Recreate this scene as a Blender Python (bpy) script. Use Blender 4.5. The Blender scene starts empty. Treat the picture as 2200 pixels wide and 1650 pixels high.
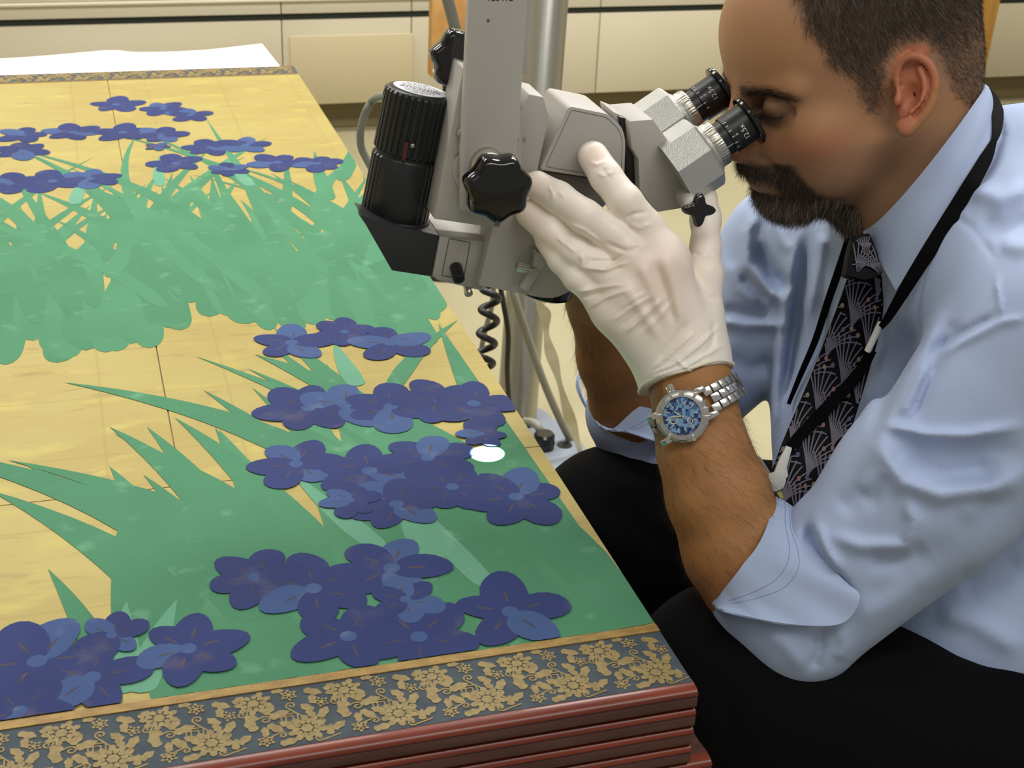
import bpy, bmesh, math, random
import numpy as np
from mathutils import Vector, Matrix

random.seed(7)
rng = np.random.default_rng(7)
SC = bpy.context.scene
COL = SC.collection

# ------------------------------------------------------------------ camera
FPX = 3081.0                                   # focal length in pixels of a 2200 x 1650 frame
CAM = np.array([-.3427, -.6556, .5656])        # metres; the top of the folded screen is z = 0


def cam_axes(yaw, pitch, roll):
    cy, sy = math.cos(yaw), math.sin(yaw)
    f = np.array([sy, cy, 0.]); r = np.array([cy, -sy, 0.]); u = np.array([0., 0., 1.])
    cp, sp = math.cos(pitch), math.sin(pitch)
    f2 = f * cp - u * sp; u2 = u * cp + f * sp
    cr, sr = math.cos(roll), math.sin(roll)
    return r * cr + u2 * sr, u2 * cr - r * sr, f2


CR, CU, CF = cam_axes(math.radians(17.786), math.radians(26.066), math.radians(2.481))
cd = bpy.data.cameras.new('camera'); cam = bpy.data.objects.new('camera', cd); COL.objects.link(cam)
m = Matrix.Identity(4)
for i in range(3):
    m[i][0], m[i][1], m[i][2], m[i][3] = CR[i], CU[i], -CF[i], CAM[i]
cam.matrix_world = m
cd.sensor_width = 36.0; cd.lens = FPX / 2200 * 36.0; cd.clip_start = .05; cd.clip_end = 50
cd.dof.use_dof = True; cd.dof.focus_distance = 1.10; cd.dof.aperture_fstop = 22
SC.camera = cam

# ------------------------------------------------------------------ light
W = bpy.data.worlds.new('world'); SC.world = W; W.use_nodes = True
bg = W.node_tree.nodes['Background']
bg.inputs[0].default_value = (1.0, .97, .92, 1); bg.inputs[1].default_value = .20


def area(name, loc, size, power, col, target=None):
    l = bpy.data.lights.new(name, 'AREA'); l.shape = 'RECTANGLE'; l.size, l.size_y = size
    l.energy = power; l.color = col
    o = bpy.data.objects.new(name, l); COL.objects.link(o); o.location = loc
    if target is not None:
        o.rotation_euler = (Vector(target) - Vector(loc)).to_track_quat('-Z', 'Y').to_euler()
    return o


LCOL = (1, .98, .94)
area('ceiling_light', (1.25, 1.45, 1.75), (1.5, .4), 36, LCOL)
area('ceiling_light', (-.60, 1.35, 1.75), (1.5, .4), 20, LCOL)
area('ceiling_light', (-.9, 3.2, 1.75), (1.5, .4), 20, LCOL)
area('ceiling_light', (1.6, 3.0, 1.75), (1.5, .4), 24, LCOL)
area('ceiling_light', (.40, -.75, 1.75), (1.5, .4), 11, LCOL)  # added front fill, brightens the near part of the screen
area('ceiling_light', (-1.0, -.75, 1.75), (1.5, .4), 3, LCOL)  # weak fill added to lift the screen's near right corner
vs = SC.view_settings
vs.view_transform = 'Standard'; vs.look = 'None'; vs.gamma = 1.0; vs.exposure = 0.6; vs.use_curve_mapping = False

# ------------------------------------------------------------------ helpers


def at(px, py, d):
    """world point that stands d metres in front of the camera at that pixel"""
    return CAM + d * (CF + CR * (px - 1100) / FPX + CU * (825 - py) / FPX)


def on_z(px, py, z):
    D = CF + CR * (px - 1100) / FPX + CU * (825 - py) / FPX
    return CAM + D * ((z - CAM[2]) / D[2])


def on_y(px, py, y):
    D = CF + CR * (px - 1100) / FPX + CU * (825 - py) / FPX
    return CAM + D * ((y - CAM[1]) / D[1])


def prj(P):
    d = np.asarray(P) - CAM; z = d @ CF
    return 1100 + FPX * (d @ CR) / z, 825 - FPX * (d @ CU) / z, z


LSC = [1.0]                                    # reflectance scale for the colours named next


def lin(r, g, b):
    f = lambda c: (c / 255 / 12.92) if c / 255 <= .04045 else ((c / 255 + .055) / 1.055) ** 2.4
    return (f(r) * LSC[0], f(g) * LSC[0], f(b) * LSC[0], 1.0)


def material(name, col, rough=.5, metal=0., spec=.5, col2=None, nscale=20., nstretch=(1, 1, 1), bump=0., bscale=80.,
             sss=0., coat=0., emit=None, amount=(.35, .65), detail=4.):
    mt = bpy.data.materials.new(name); mt.use_nodes = True
    nt = mt.node_tree; N = nt.nodes; L = nt.links; b = N['Principled BSDF']
    b.inputs['Base Color'].default_value = col; b.inputs['Roughness'].default_value = rough
    b.inputs['Metallic'].default_value = metal; b.inputs['Specular IOR Level'].default_value = spec
    b.inputs['Coat Weight'].default_value = coat
    if sss:
        b.inputs['Subsurface Weight'].default_value = sss
        b.inputs['Subsurface Radius'].default_value = (1., .4, .25); b.inputs['Subsurface Scale'].default_value = .006
    if emit:
        b.inputs['Emission Color'].default_value = emit[0]; b.inputs['Emission Strength'].default_value = emit[1]
    tc = N.new('ShaderNodeTexCoord')
    if col2 is not None:
        mp = N.new('ShaderNodeMapping'); mp.inputs['Scale'].default_value = nstretch
        nz = N.new('ShaderNodeTexNoise'); nz.inputs['Scale'].default_value = nscale; nz.inputs['Detail'].default_value = detail
        rp = N.new('ShaderNodeMapRange'); rp.inputs[1].default_value, rp.inputs[2].default_value = amount
        mx = N.new('ShaderNodeMix'); mx.data_type = 'RGBA'
        mx.inputs[6].default_value = col; mx.inputs[7].default_value = col2
        L.new(tc.outputs['Object'], mp.inputs[0]); L.new(mp.outputs[0], nz.inputs['Vector'])
        L.new(nz.outputs[0], rp.inputs[0]); L.new(rp.outputs[0], mx.inputs[0]); L.new(mx.outputs[2], b.inputs['Base Color'])
    if bump:
        n2 = N.new('ShaderNodeTexNoise'); n2.inputs['Scale'].default_value = bscale; n2.inputs['Detail'].default_value = 3
        bp = N.new('ShaderNodeBump'); bp.inputs['Strength'].default_value = bump; bp.inputs['Distance'].default_value = .001
        L.new(tc.outputs['Object'], n2.inputs['Vector']); L.new(n2.outputs[0], bp.inputs['Height']); L.new(bp.outputs[0], b.inputs['Normal'])
    return mt


def vcol_material(name, rough=.5, spec=.4, sss=0., bump=0., bscale=300.):
    mt = material(name, (1, 1, 1, 1), rough, 0, spec, sss=sss, bump=bump, bscale=bscale)
    nt = mt.node_tree; a = nt.nodes.new('ShaderNodeVertexColor'); a.layer_name = 'Col'
    nt.links.new(a.outputs[0], nt.nodes['Principled BSDF'].inputs['Base Color'])
    return mt


def link(name, me, mat, parent=None, label=None):
    for x in (mat if isinstance(mat, (list, tuple)) else [mat]):
        me.materials.append(x)
    o = bpy.data.objects.new(name, me); COL.objects.link(o)
    if parent is not None:
        o.parent = parent
        if parent.type == 'EMPTY':
            o.matrix_parent_inverse = Matrix.Translation(-Vector(parent.location))
    if label: o['label'] = label
    return o


def finish(me, smooth=35):
    if smooth:
        me.polygons.foreach_set('use_smooth', np.ones(len(me.polygons), bool))
        if smooth < 180: me.set_sharp_from_angle(angle=math.radians(smooth))


def mk(name, V, Fc, mat, parent=None, smooth=35, label=None, fm=None):
    me = bpy.data.meshes.new(name); me.from_pydata([tuple(map(float, v)) for v in V], [], [tuple(map(int, f)) for f in Fc])
    if fm is not None: me.polygons.foreach_set('material_index', np.array(fm, np.int32))
    finish(me, smooth); me.update()
    return link(name, me, mat, parent, label)


def from_bm(name, bm, mat, parent=None, smooth=35, label=None):
    bmesh.ops.recalc_face_normals(bm, faces=bm.faces)
    me = bpy.data.meshes.new(name); bm.to_mesh(me); bm.free(); finish(me, smooth)
    return link(name, me, mat, parent, label)


def thing(name, label, cat, loc=(0, 0, 0), group=None):
    o = bpy.data.objects.new(name, None); COL.objects.link(o); o.location = tuple(map(float, loc)); o.empty_display_size = .02
    o['label'] = label; o['category'] = cat
    if group: o['group'] = group
    return o


def tag(o, label, cat, group=None):
    o['label'] = label; o['category'] = cat
    if group: o['group'] = group
    return o


def structure(o):
    o['kind'] = 'structure'; return o


def bm_prism(poly_near, shift, bevel=0., seg=2):
    bm = bmesh.new()
    a = [bm.verts.new(tuple(map(float, p))) for p in poly_near]
    b = [bm.verts.new(tuple(map(float, np.asarray(p) + shift))) for p in poly_near]
    n = len(a)
    bm.faces.new(a); bm.faces.new(b[::-1])
    for i in range(n):
        bm.faces.new((a[i], b[i], b[(i + 1) % n], a[(i + 1) % n]))
    bmesh.ops.recalc_face_normals(bm, faces=bm.faces)
    if bevel:
        bmesh.ops.bevel(bm, geom=list(bm.edges), offset=bevel, segments=seg, profile=.5, affect='EDGES', clamp_overlap=True)
    return bm


def box(name, lo, hi, mat, parent=None, bevel=0., label=None, seg=2):
    x0, y0, z0 = lo; x1, y1, z1 = hi
    bm = bm_prism([(x0, y0, z0), (x1, y0, z0), (x1, y1, z0), (x0, y1, z0)], np.array([0, 0, z1 - z0]), bevel, seg)
    return from_bm(name, bm, mat, parent, 35, label)


def frame_of(axis, hint=None):
    a = np.asarray(axis, float); a = a / np.linalg.norm(a)
    h = np.array([0, 0, 1.]) if hint is None else np.asarray(hint, float)
    if abs(a @ h) / np.linalg.norm(h) > .97: h = np.array([1., 0, 0])
    x = h - a * (a @ h); x /= np.linalg.norm(x)
    return x, np.cross(a, x), a


def lathe(name, p0, axis, prof, mat, parent=None, seg=48, rfun=None, smooth=35, label=None, hint=None, caps=True):
    """prof = [(distance along the axis, radius)]"""
    x, y, a = frame_of(axis, hint); p0 = np.asarray(p0, float)
    V = []; Fc = []
    for i, (s, r) in enumerate(prof):
        for k in range(seg):
            th = 2 * math.pi * k / seg
            rr = r * (rfun(th, i) if rfun else 1)
            V.append(p0 + a * s + (x * math.cos(th) + y * math.sin(th)) * rr)
    for i in range(len(prof) - 1):
        for k in range(seg):
            k2 = (k + 1) % seg
            Fc.append((i * seg + k, i * seg + k2, (i + 1) * seg + k2, (i + 1) * seg + k))
    if caps:
        Fc.append(tuple(range(seg))[::-1]); n = (len(prof) - 1) * seg; Fc.append(tuple(range(n, n + seg)))
    return mk(name, V, Fc, mat, parent, smooth, label)


def catmull(P, n):
    P = np.asarray(P, float)
    Q = np.vstack([2 * P[0] - P[1], P, 2 * P[-1] - P[-2]]); out = []
    for i in range(len(P) - 1):
        p0, p1, p2, p3 = Q[i:i + 4]
        for t in np.linspace(0, 1, n, endpoint=False):
            out.append(.5 * ((2 * p1) + (-p0 + p2) * t + (2 * p0 - 5 * p1 + 4 * p2 - p3) * t * t + (-p0 + 3 * p1 - 3 * p2 + p3) * t ** 3))
    out.append(P[-1]); return np.array(out)


def closed_spline(P, n):
    P = np.asarray(P, float); m_ = len(P); out = []
    for i in range(m_):
        p0, p1, p2, p3 = P[(i - 1) % m_], P[i], P[(i + 1) % m_], P[(i + 2) % m_]
        for t in np.linspace(0, 1, n, endpoint=False):
            out.append(.5 * ((2 * p1) + (-p0 + p2) * t + (2 * p0 - 5 * p1 + 4 * p2 - p3) * t * t + (-p0 + 3 * p1 - 3 * p2 + p3) * t ** 3))
    return np.array(out)


def tube_geo(P, R, seg=10, flat=1., hint=None):
    P = np.asarray(P, float); n = len(P); R = np.full(n, R) if np.isscalar(R) else np.asarray(R)
    V = []; Fc = []
    T = np.gradient(P, axis=0); T /= np.linalg.norm(T, axis=1)[:, None] + 1e-12
    x, y, _ = frame_of(T[0], hint)
    for i in range(n):
        x = x - T[i] * (T[i] @ x); x /= np.linalg.norm(x); y = np.cross(T[i], x)
        for k in range(seg):
            th = 2 * math.pi * k / seg
            V.append(P[i] + R[i] * (x * math.cos(th) * flat + y * math.sin(th)))
    for i in range(n - 1):
        for k in range(seg):
            k2 = (k + 1) % seg
            Fc.append((i * seg + k, i * seg + k2, (i + 1) * seg + k2, (i + 1) * seg + k))
    Fc.append(tuple(range(seg))[::-1]); Fc.append(tuple(range((n - 1) * seg, n * seg)))
    return V, Fc


def tube(name, P, R, mat, parent=None, seg=10, flat=1., label=None, hint=None):
    V, Fc = tube_geo(P, R, seg, flat, hint); return mk(name, V, Fc, mat, parent, 60, label)


def grid_shell(name, G, thick, mat, parent=None, label=None, closed=False, smooth=60):
    """G[i][j] points -> a sheet with thickness"""
    G = np.asarray(G, float); n, mm = G.shape[:2]
    du = np.gradient(G, axis=0)
    dv = (np.roll(G, -1, 1) - np.roll(G, 1, 1)) if closed else np.gradient(G, axis=1)
    N = np.cross(du, dv); N /= np.linalg.norm(N, axis=2)[..., None] + 1e-12
    top = G + N * thick / 2; bot = G - N * thick / 2
    V = np.vstack([top.reshape(-1, 3), bot.reshape(-1, 3)]); o = n * mm; Fc = []
    jm = mm if closed else mm - 1
    for i in range(n - 1):
        for j in range(jm):
            j2 = (j + 1) % mm
            a, b, c, d = i * mm + j, i * mm + j2, (i + 1) * mm + j2, (i + 1) * mm + j
            Fc.append((a, d, c, b)); Fc.append((o + a, o + b, o + c, o + d))
    for j in range(jm):
        j2 = (j + 1) % mm
        Fc.append((j, j2, o + j2, o + j)); e = (n - 1) * mm; Fc.append((e + j2, e + j, o + e + j, o + e + j2))
    if not closed:
        for i in range(n - 1):
            Fc.append(((i + 1) * mm, i * mm, o + i * mm, o + (i + 1) * mm))
            e = mm - 1; Fc.append((i * mm + e, (i + 1) * mm + e, o + (i + 1) * mm + e, o + i * mm + e))
    return mk(name, V, Fc, mat, parent, smooth, label)


def plate(name, polys, z, mat, parent, th=.0003, fm=None, label=None, kind=None):
    """flat shapes cut to an outline, lying at height z; all of one object"""
    V = []; Fc = []; M = []
    for i, p in enumerate(polys):
        n = len(p); o = len(V)
        zz = z[i] if hasattr(z, '__len__') else z
        V += [(q[0], q[1], zz) for q in p] + [(q[0], q[1], zz - th) for q in p]
        Fc.append(tuple(range(o, o + n))); M.append(fm[i] if fm else 0)
        for k in range(n):
            k2 = (k + 1) % n
            Fc.append((o + k, o + n + k, o + n + k2, o + k2)); M.append(fm[i] if fm else 0)
    ob = mk(name, V, Fc, mat, parent, 0, label, M)
    if kind: ob['kind'] = kind
    return ob
# ------------------------------------------------------------------ room
FZ = -.70
YW = 3.60
m_floor = material('floor_vinyl', lin(166, 158, 127), .35, spec=.3, col2=lin(162, 154, 123), nscale=3.)
m_cab = material('cream_cabinet', lin(204, 195, 170), .45, col2=lin(198, 188, 162), nscale=2.)
m_cab2 = material('cream_rail', lin(212, 205, 184), .4)
m_dark = material('dark_gap', lin(30, 38, 32), .6)
m_kick = material('toe_kick', lin(120, 108, 72), .6)  # the shade of the recess is put into this greenish brown
m_wall = material('wall_paint', lin(215, 205, 180), .7, col2=lin(208, 198, 172), nscale=2.)
structure(box('floor', (-3.2, -2.5, FZ - .04), (4.5, 4.6, FZ), m_floor))
structure(box('wall_back', (-3.2, 4.15, FZ), (4.5, 4.25, 2.0), m_wall))

structure(box('wall_left', (-3.3, -2.5, FZ), (-3.2, 4.25, 2.0), m_wall))
structure(box('wall_right', (4.5, -2.5, FZ), (4.6, 4.25, 2.0), m_wall))
cab = thing('base_cabinet', 'long run of cream metal base cabinets along the back wall', 'cabinet', (.5, YW + .25, FZ))
box('toe_kick', (-3, YW + .06, FZ + .002), (4.3, 4.14, -.605), m_kick, cab)
box('carcass', (-3, YW + .022, -.605), (4.3, 4.14, .14), m_cab, cab)
box('shadow_gap', (-3, YW + .012, -.352), (4.3, YW + .03, -.336), m_dark, cab)
xs = [-3, -2.2, -1.5, -.55, .264, .655, 1.26, 2.05, 2.9, 3.6, 4.3]
for a, b in zip(xs[:-1], xs[1:]):
    d = box('drawer_front', (a + .0015, YW, -.606), (b - .0015, YW + .02, -.354), m_cab, cab, .002)
    d2 = box('fascia_panel', (a + .0015, YW, -.334), (b - .0015, YW + .02, -.297), m_cab2, cab, .002)
    box('door', (a + .0015, YW, -.288), (b - .0015, YW + .02, .14), m_cab, cab, .002)
box('rail', (-3, YW - .012, -.297), (4.3, YW + .022, -.289), m_cab2, cab, .002)
box('worktop', (-3, YW - .02, .14), (4.3, 4.14, .18), m_wall, cab, .004)
p = on_y(622, 78, YW); q = on_y(884, 235, YW)
m_pan = material('panel_beige', lin(196, 182, 146), .5)
box('cover_panel', (p[0], YW - .006, -.606), (q[0], YW + .001, p[2]), m_pan, cab, .002)

m_wood = material('honey_wood', lin(188, 140, 66), .45, col2=lin(170, 120, 52), nscale=6, nstretch=(6, 6, .6))
m_black = material('black_metal', lin(24, 24, 24), .4)
# a tall wooden post on a dark foot behind the microscope
t = thing('wooden_post', 'honey coloured wooden post on a dark metal foot behind the microscope', 'post', on_z(945, 560, FZ))
d0 = 3.2
pl = [at(933, -200, d0), at(1012, -200, d0), at(1004, 192, d0), at(925, 165, d0)]
from_bm('board', bm_prism(pl, np.array([0, .03, 0]), .002), m_wood, t)
pb = at(962, 178, d0 + .015)
tube('foot_rod', [pb, np.array([pb[0], pb[1], FZ + .012])], .012, m_black, t)
lathe('foot', (pb[0], pb[1], FZ), (0, 0, 1), [(0, .07), (.01, .07), (.014, .03)], m_black, t)
# slanted timber on the right, behind the man's head
t = thing('wooden_easel_leg', 'slanted honey coloured timber leaning on the cabinets behind the man', 'timber', (2.7, 3.4, FZ))
e0 = np.array(at(2112, 175, 4.55)); e1 = np.array(at(2150, 0, 4.45))
dr = (e1 - e0) / np.linalg.norm(e1 - e0)
n0 = e0 + dr * ((FZ - e0[2]) / dr[2]); n1 = e0 + dr * .95
wv = np.array([-.16, 0, .03])
from_bm('plank', bm_prism([n0, n1, n1 + wv, n0 + np.array([-.16, 0, 0])], np.array([0, .03, 0]), .003), m_wood, t)

# ------------------------------------------------------------------ table and the folded screen
m_tab = material('table_white', lin(225, 222, 212), .5)
m_leg = material('table_leg', lin(120, 118, 112), .4, .6)
TZ = -.0935
t = thing('table', 'white work table under the folded screen', 'table', (-.45, 1.1, FZ))
box('table_top', (-1.05, .06, TZ - .03), (-.012, 2.12, TZ), m_tab, t, .003)
for x in (-1.0, -.06):
    for y in (.12, 2.05):
        box('leg', (x - .02, y - .02, FZ), (x + .02, y + .02, TZ - .03), m_leg, t, .003)
m_paper = material('white_paper', lin(250, 250, 250), .8)
# curled sheet of paper lying beyond the far edge of the screen
far = [at(-420, 150, 2.50), at(-200, 140, 2.53), at(0, 128, 2.60), at(120, 124, 2.60), at(236, 118, 2.62), at(300, 119, 2.63), at(430, 113, 2.66), at(563, 104, 2.70), ]
far = catmull([on_z(px, py, TZ + .002) + np.array([0, 0, h]) * 1 for (px, py), h in zip([(-420, 152), (-200, 141), (0, 132), (120, 126), (236, 123), (300, 120), (430, 116), (563, 108)], [.004, .004, .004, .006, .012, .006, .006, .012])], 5)
near = np.array([[q[0] + .01 if i < len(far) - 1 else q[0] + .012, 1.655 + (.28 if q[0] > 9 else 0), TZ + .002] for i, q in enumerate(far)])
rt = on_z(602, 138, TZ + .002)
near[-1] = [rt[0], 1.9, TZ + .003]
near[-2][1] = 1.80
G = [near * (1 - s) + far * s for s in np.linspace(0, 1, 8)]
o = grid_shell('paper_sheet', G, .0015, m_paper); tag(o, 'bright white paper sheet lying beyond the far end of the screen', 'paper')

LSC[0] = .66
m_lac = material('lacquer_brown', lin(112, 70, 63), .38, spec=.4, col2=lin(92, 54, 48), nscale=14, nstretch=(1, 6, 6), coat=.1)
m_lacr = material('lacquer_red', lin(150, 58, 22), .34, spec=.4, col2=lin(116, 42, 18), nscale=18, nstretch=(.6, 8, 8), coat=.15)
PW, PL, PT = .587, 1.637, .0150
scr = thing('folding_screen', 'folded gold screen painted with blue flowers, stacked flat in brown lacquer frames', 'folding screen', (-PW / 2, PL / 2, TZ))


def rail(y0, sgn, z0, x0, x1, par, mat, name='rail'):
    prof = [(.0092, .0), (.0035, -.0006), (.0004, -.0022), (.0, -.0034), (.0014, -.0042), (.0004, -.0050), (.0006, -.0108), (.0018, -.0118), (.02, -.0118), (.02, -.001)]
    V = []; n = len(prof)
    for x in (x0, x1):
        V += [(x, y0 + sgn * a, z0 + b * 1.2) for a, b in prof]
    Fc = [(i, (i + 1) % n, n + (i + 1) % n, n + i) for i in range(n)] + [tuple(range(n))[::-1], tuple(range(n, 2 * n))]
    fm = [1] * 3 + [0] * (n - 3) + [0, 0]
    return mk(name, V, Fc, mat, par, 50, fm=fm)


m_side = material('gilded_edge', lin(176, 138, 62), .45, col2=lin(120, 84, 40), nscale=30)
for i in range(6):
    z = -PT * i
    dx = 0 if i < 4 else .016
    pn = box('panel', (-PW + dx, .012, z - PT + .0008), (-.0004 + dx, PL - .012, z - .0012), m_side if i == 0 else m_lac, scr)
    rail(0, 1, z, -PW + dx, 0 + dx, pn, [m_lac, m_lacr])
    rail(PL, -1, z, -PW + dx, 0 + dx, pn, [m_lac, m_lacr])

LSC[0] = .555
# gilded ground: leaf squares, seams, rubbed patches
mg = bpy.data.materials.new('gold_leaf'); mg.use_nodes = True
nt = mg.node_tree; N = nt.nodes; L = nt.links; b = N['Principled BSDF']
b.inputs['Roughness'].default_value = .5; b.inputs['Metallic'].default_value = .1; b.inputs['Specular IOR Level'].default_value = .35
tc = N.new('ShaderNodeTexCoord')


def noise(scale, det, stretch=(1, 1, 1)):
    mp = N.new('ShaderNodeMapping'); mp.inputs['Scale'].default_value = stretch
    nz = N.new('ShaderNodeTexNoise'); nz.inputs['Scale'].default_value = scale; nz.inputs['Detail'].default_value = det
    L.new(tc.outputs['Object'], mp.inputs[0]); L.new(mp.outputs[0], nz.inputs['Vector']); return nz.outputs[0]


def mixc(fac, a, bcol):
    mx = N.new('ShaderNodeMix'); mx.data_type = 'RGBA'
    L.new(fac, mx.inputs[0])
    for k, v in ((6, a), (7, bcol)):
        if isinstance(v, tuple): mx.inputs[k].default_value = v
        else: L.new(v, mx.inputs[k])
    return mx.outputs[2]


def ramp(v, a, bb):
    r_ = N.new('ShaderNodeMapRange'); r_.inputs[1].default_value = a; r_.inputs[2].default_value = bb; L.new(v, r_.inputs[0]); return r_.outputs[0]


c = mixc(ramp(noise(5, 6, (1, 1.8, 1)), .38, .62), lin(222, 203, 118), lin(212, 190, 106))
c = mixc(ramp(noise(16, 8, (1, 2.2, 1)), .56, .72), c, lin(232, 213, 116))
c = mixc(ramp(noise(30, 6, (.7, 2.5, 1)), .60, .74), c, lin(198, 168, 98))
br = N.new('ShaderNodeTexBrick'); br.offset = 0.; br.inputs['Scale'].default_value = 1.
br.inputs['Brick Width'].default_value = .108; br.inputs['Row Height'].default_value = .105
br.inputs['Mortar Size'].default_value = .0022; br.inputs['Mortar Smooth'].default_value = .8
br.inputs['Color1'].default_value = (0, 0, 0, 1); br.inputs['Color2'].default_value = (.25, .25, .25, 1); br.inputs['Mortar'].default_value = (1, 1, 1, 1)
mpb = N.new('ShaderNodeMapping'); mpb.inputs['Location'].default_value = (.02, .03, 0)
L.new(tc.outputs['Object'], mpb.inputs[0]); L.new(mpb.outputs[0], br.inputs['Vector'])
mu = N.new('ShaderNodeMath'); mu.operation = 'MULTIPLY'; mu.inputs[1].default_value = .35; L.new(br.outputs['Color'], mu.inputs[0])
c = mixc(mu.outputs[0], c, lin(192, 162, 90))
L.new(c, b.inputs['Base Color'])
bp = N.new('ShaderNodeBump'); bp.inputs['Strength'].default_value = .25; bp.inputs['Distance'].default_value = .0006
L.new(noise(60, 6), bp.inputs['Height']); L.new(bp.outputs[0], b.inputs['Normal'])
Y0, Y1 = .0092, PL - .0092
YB0, YB1 = .0640, 1.5790           # brocade / braid limits
YP0, YP1 = .0720, 1.5760
# ground panes (separate sheets of the paper support, with open seams between them)
sx = [-PW + .002, -.2905, -.0005]; sy = [YP0, .3285, .86, YP1]
for i in range(2):
    for j in range(3):
        g = .0006
        plate('gold_sheet', [[(sx[i] + g * i, sy[j] + g * (j > 0)), (sx[i + 1] - g * (i < 1), sy[j] + g * (j > 0)), (sx[i + 1] - g * (i < 1), sy[j + 1] - g * (j < 2)), (sx[i] + g * i, sy[j + 1] - g * (j < 2))]], 0., mg, scr, .0011)

# --- generic painted flowers and blades on the gold (thin layers of paint)


def paint(name, colr, colb, worn, wscale=40, wr=(.60, .74)):
    mt = material(name, colr, .75, spec=.2, col2=colb, nscale=9)
    nt = mt.node_tree; N = nt.nodes; L = nt.links; b = N['Principled BSDF']
    src = b.inputs['Base Color'].links[0].from_socket
    tcx = N.new('ShaderNodeTexCoord'); nz = N.new('ShaderNodeTexNoise'); nz.inputs['Scale'].default_value = wscale; nz.inputs['Detail'].default_value = 8
    L.new(tcx.outputs['Object'], nz.inputs['Vector'])
    rp = N.new('ShaderNodeMapRange'); rp.inputs[1].default_value, rp.inputs[2].default_value = wr
    L.new(nz.outputs[0], rp.inputs[0])
    mx = N.new('ShaderNodeMix'); mx.data_type = 'RGBA'; mx.inputs[7].default_value = worn
    L.new(rp.outputs[0], mx.inputs[0]); L.new(src, mx.inputs[6]); L.new(mx.outputs[2], b.inputs['Base Color'])
    return mt


g1 = paint('malachite_green', lin(98, 170, 126), lin(90, 160, 118), lin(124, 190, 148))
g1b = paint('malachite_green_deep', lin(96, 168, 123), lin(102, 174, 131), lin(124, 190, 148))
g2 = paint('pale_green', lin(132, 200, 166), lin(120, 190, 154), lin(150, 208, 176))
b1 = paint('azurite_blue', lin(64, 78, 142), lin(58, 70, 128), lin(98, 98, 134), 34, (.58, .74))
b2 = paint('azurite_light', lin(88, 116, 172), lin(76, 102, 158), lin(110, 130, 170))
b3 = paint('beard_ochre', lin(112, 98, 96), lin(80, 76, 104), lin(130, 110, 90))


def clipx(pts):
    return [(min(max(x, -PW + .003), -.0008), min(max(y, YP0 + .0004), YP1 - .001)) for x, y in pts]


layer = [.0002]


def nextz():
    layer[0] += .000002; return layer[0]


def blade(x, y, ln, lean, w, bend, n=14, blunt=.35):
    L_, R_ = [], []
    for t_ in ([0, .01, .025, .045, .07] + [i / n for i in range(1, n + 1) if i / n > .075]):
        ang = lean + bend * t_ * t_
        cx = x + ln * (t_ * math.sin(lean) + t_ ** 2.2 * math.sin(bend) * .6); cy = y + ln * (t_ * math.cos(lean) * (1 - .12 * abs(bend) * t_))
        ww = w * (1 if blunt >= 1 else math.sqrt(max(0, 1 - max(0, 1 - t_ / .07) ** 2)) * min(1, .75 + t_)) * (1 - t_ ** 2.4) * (1 - .2 * t_)
        nx, ny = math.cos(ang), -math.sin(ang)
        L_.append((cx - nx * ww / 2, cy - ny * ww / 2)); R_.append((cx + nx * ww / 2, cy + ny * ww / 2))
    return clipx(L_ + R_[::-1])


def ell(cx, cy, a, bq, rot, n=18, wob=.0, ph=0.):
    out = []
    for k in range(n):
        th = 2 * math.pi * k / n
        r_ = 1 + wob * math.sin(3 * th + ph)
        x, y = a * r_ * math.cos(th), bq * r_ * math.sin(th)
        out.append((cx + x * math.cos(rot) - y * math.sin(rot), cy + x * math.sin(rot) + y * math.cos(rot)))
    return out


def blossom(cx, cy, s, seedv, light=False):
    """a round generic flower: a ring of plump petals around a small eye"""
    rr = random.Random(seedv); polys = []; fm = []; zs = []
    n = rr.choice((5, 6, 6)); ph = rr.uniform(0, 6)
    for k in range(n):
        a_ = ph + 2 * math.pi * k / n + rr.uniform(-.14, .14)
        l_ = s * rr.uniform(.9, 1.15)
        polys.append(clipx(ell(cx + math.cos(a_) * l_ * .56, cy + math.sin(a_) * l_ * .62, l_ * .56, l_ * .40, a_, 18, .05, rr.uniform(0, 6))))
        fm.append(1 if (light and k % 3 == 0) or rr.random() < .12 else 0); zs.append(nextz())
    for k in range(n):
        a_ = ph + 2 * math.pi * k / n
        polys.append(clipx(ell(cx + math.cos(a_) * s * .48, cy + math.sin(a_) * s * .5, s * .20, s * .028, a_, 8))); fm.append(2); zs.append(nextz())
    polys.append(clipx(ell(cx, cy, s * .17, s * .17, 0, 12))); fm.append(1); zs.append(nextz())
    plate('painted_blossom', polys, zs, [b1, b2, b3], scr, .00002, fm)


def put_blade(*a, mat=None):
    plate('painted_leaf', [blade(*a)], nextz(), mat or random.choice((g1, g1, g1b)), scr, .00002)


R = random.Random(5)
# upper clump: dense feet along a wavy line, fanning out to the top
feet = lambda x: .60 + .035 * math.sin(x * 21) + .02 * math.sin(x * 47 + 1)
for i in range(64):
    x = -PW + .01 + (PW - .02) * (i + R.random()) / 64
    put_blade(x, feet(x) + R.uniform(-.02, .05), R.uniform(.34, .52), R.uniform(-.16, .16) + (x + .28) * .25, R.uniform(.026, .040), R.uniform(-.5, .5))
for i in range(30):
    x = -PW + .02 + (PW - .03) * (i + R.random()) / 30
    put_blade(x, R.uniform(.66, .78), R.uniform(.42, .66), R.uniform(-.35, .35) + (x + .28) * .35, R.uniform(.018, .03), R.uniform(-.8, .8))
for i in range(7):
    put_blade(-.06 + R.uniform(-.05, .04), .62 + .07 * i, R.uniform(.2, .3), R.uniform(.0, .5), R.uniform(.02, .034), R.uniform(-.2, .6))
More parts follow.
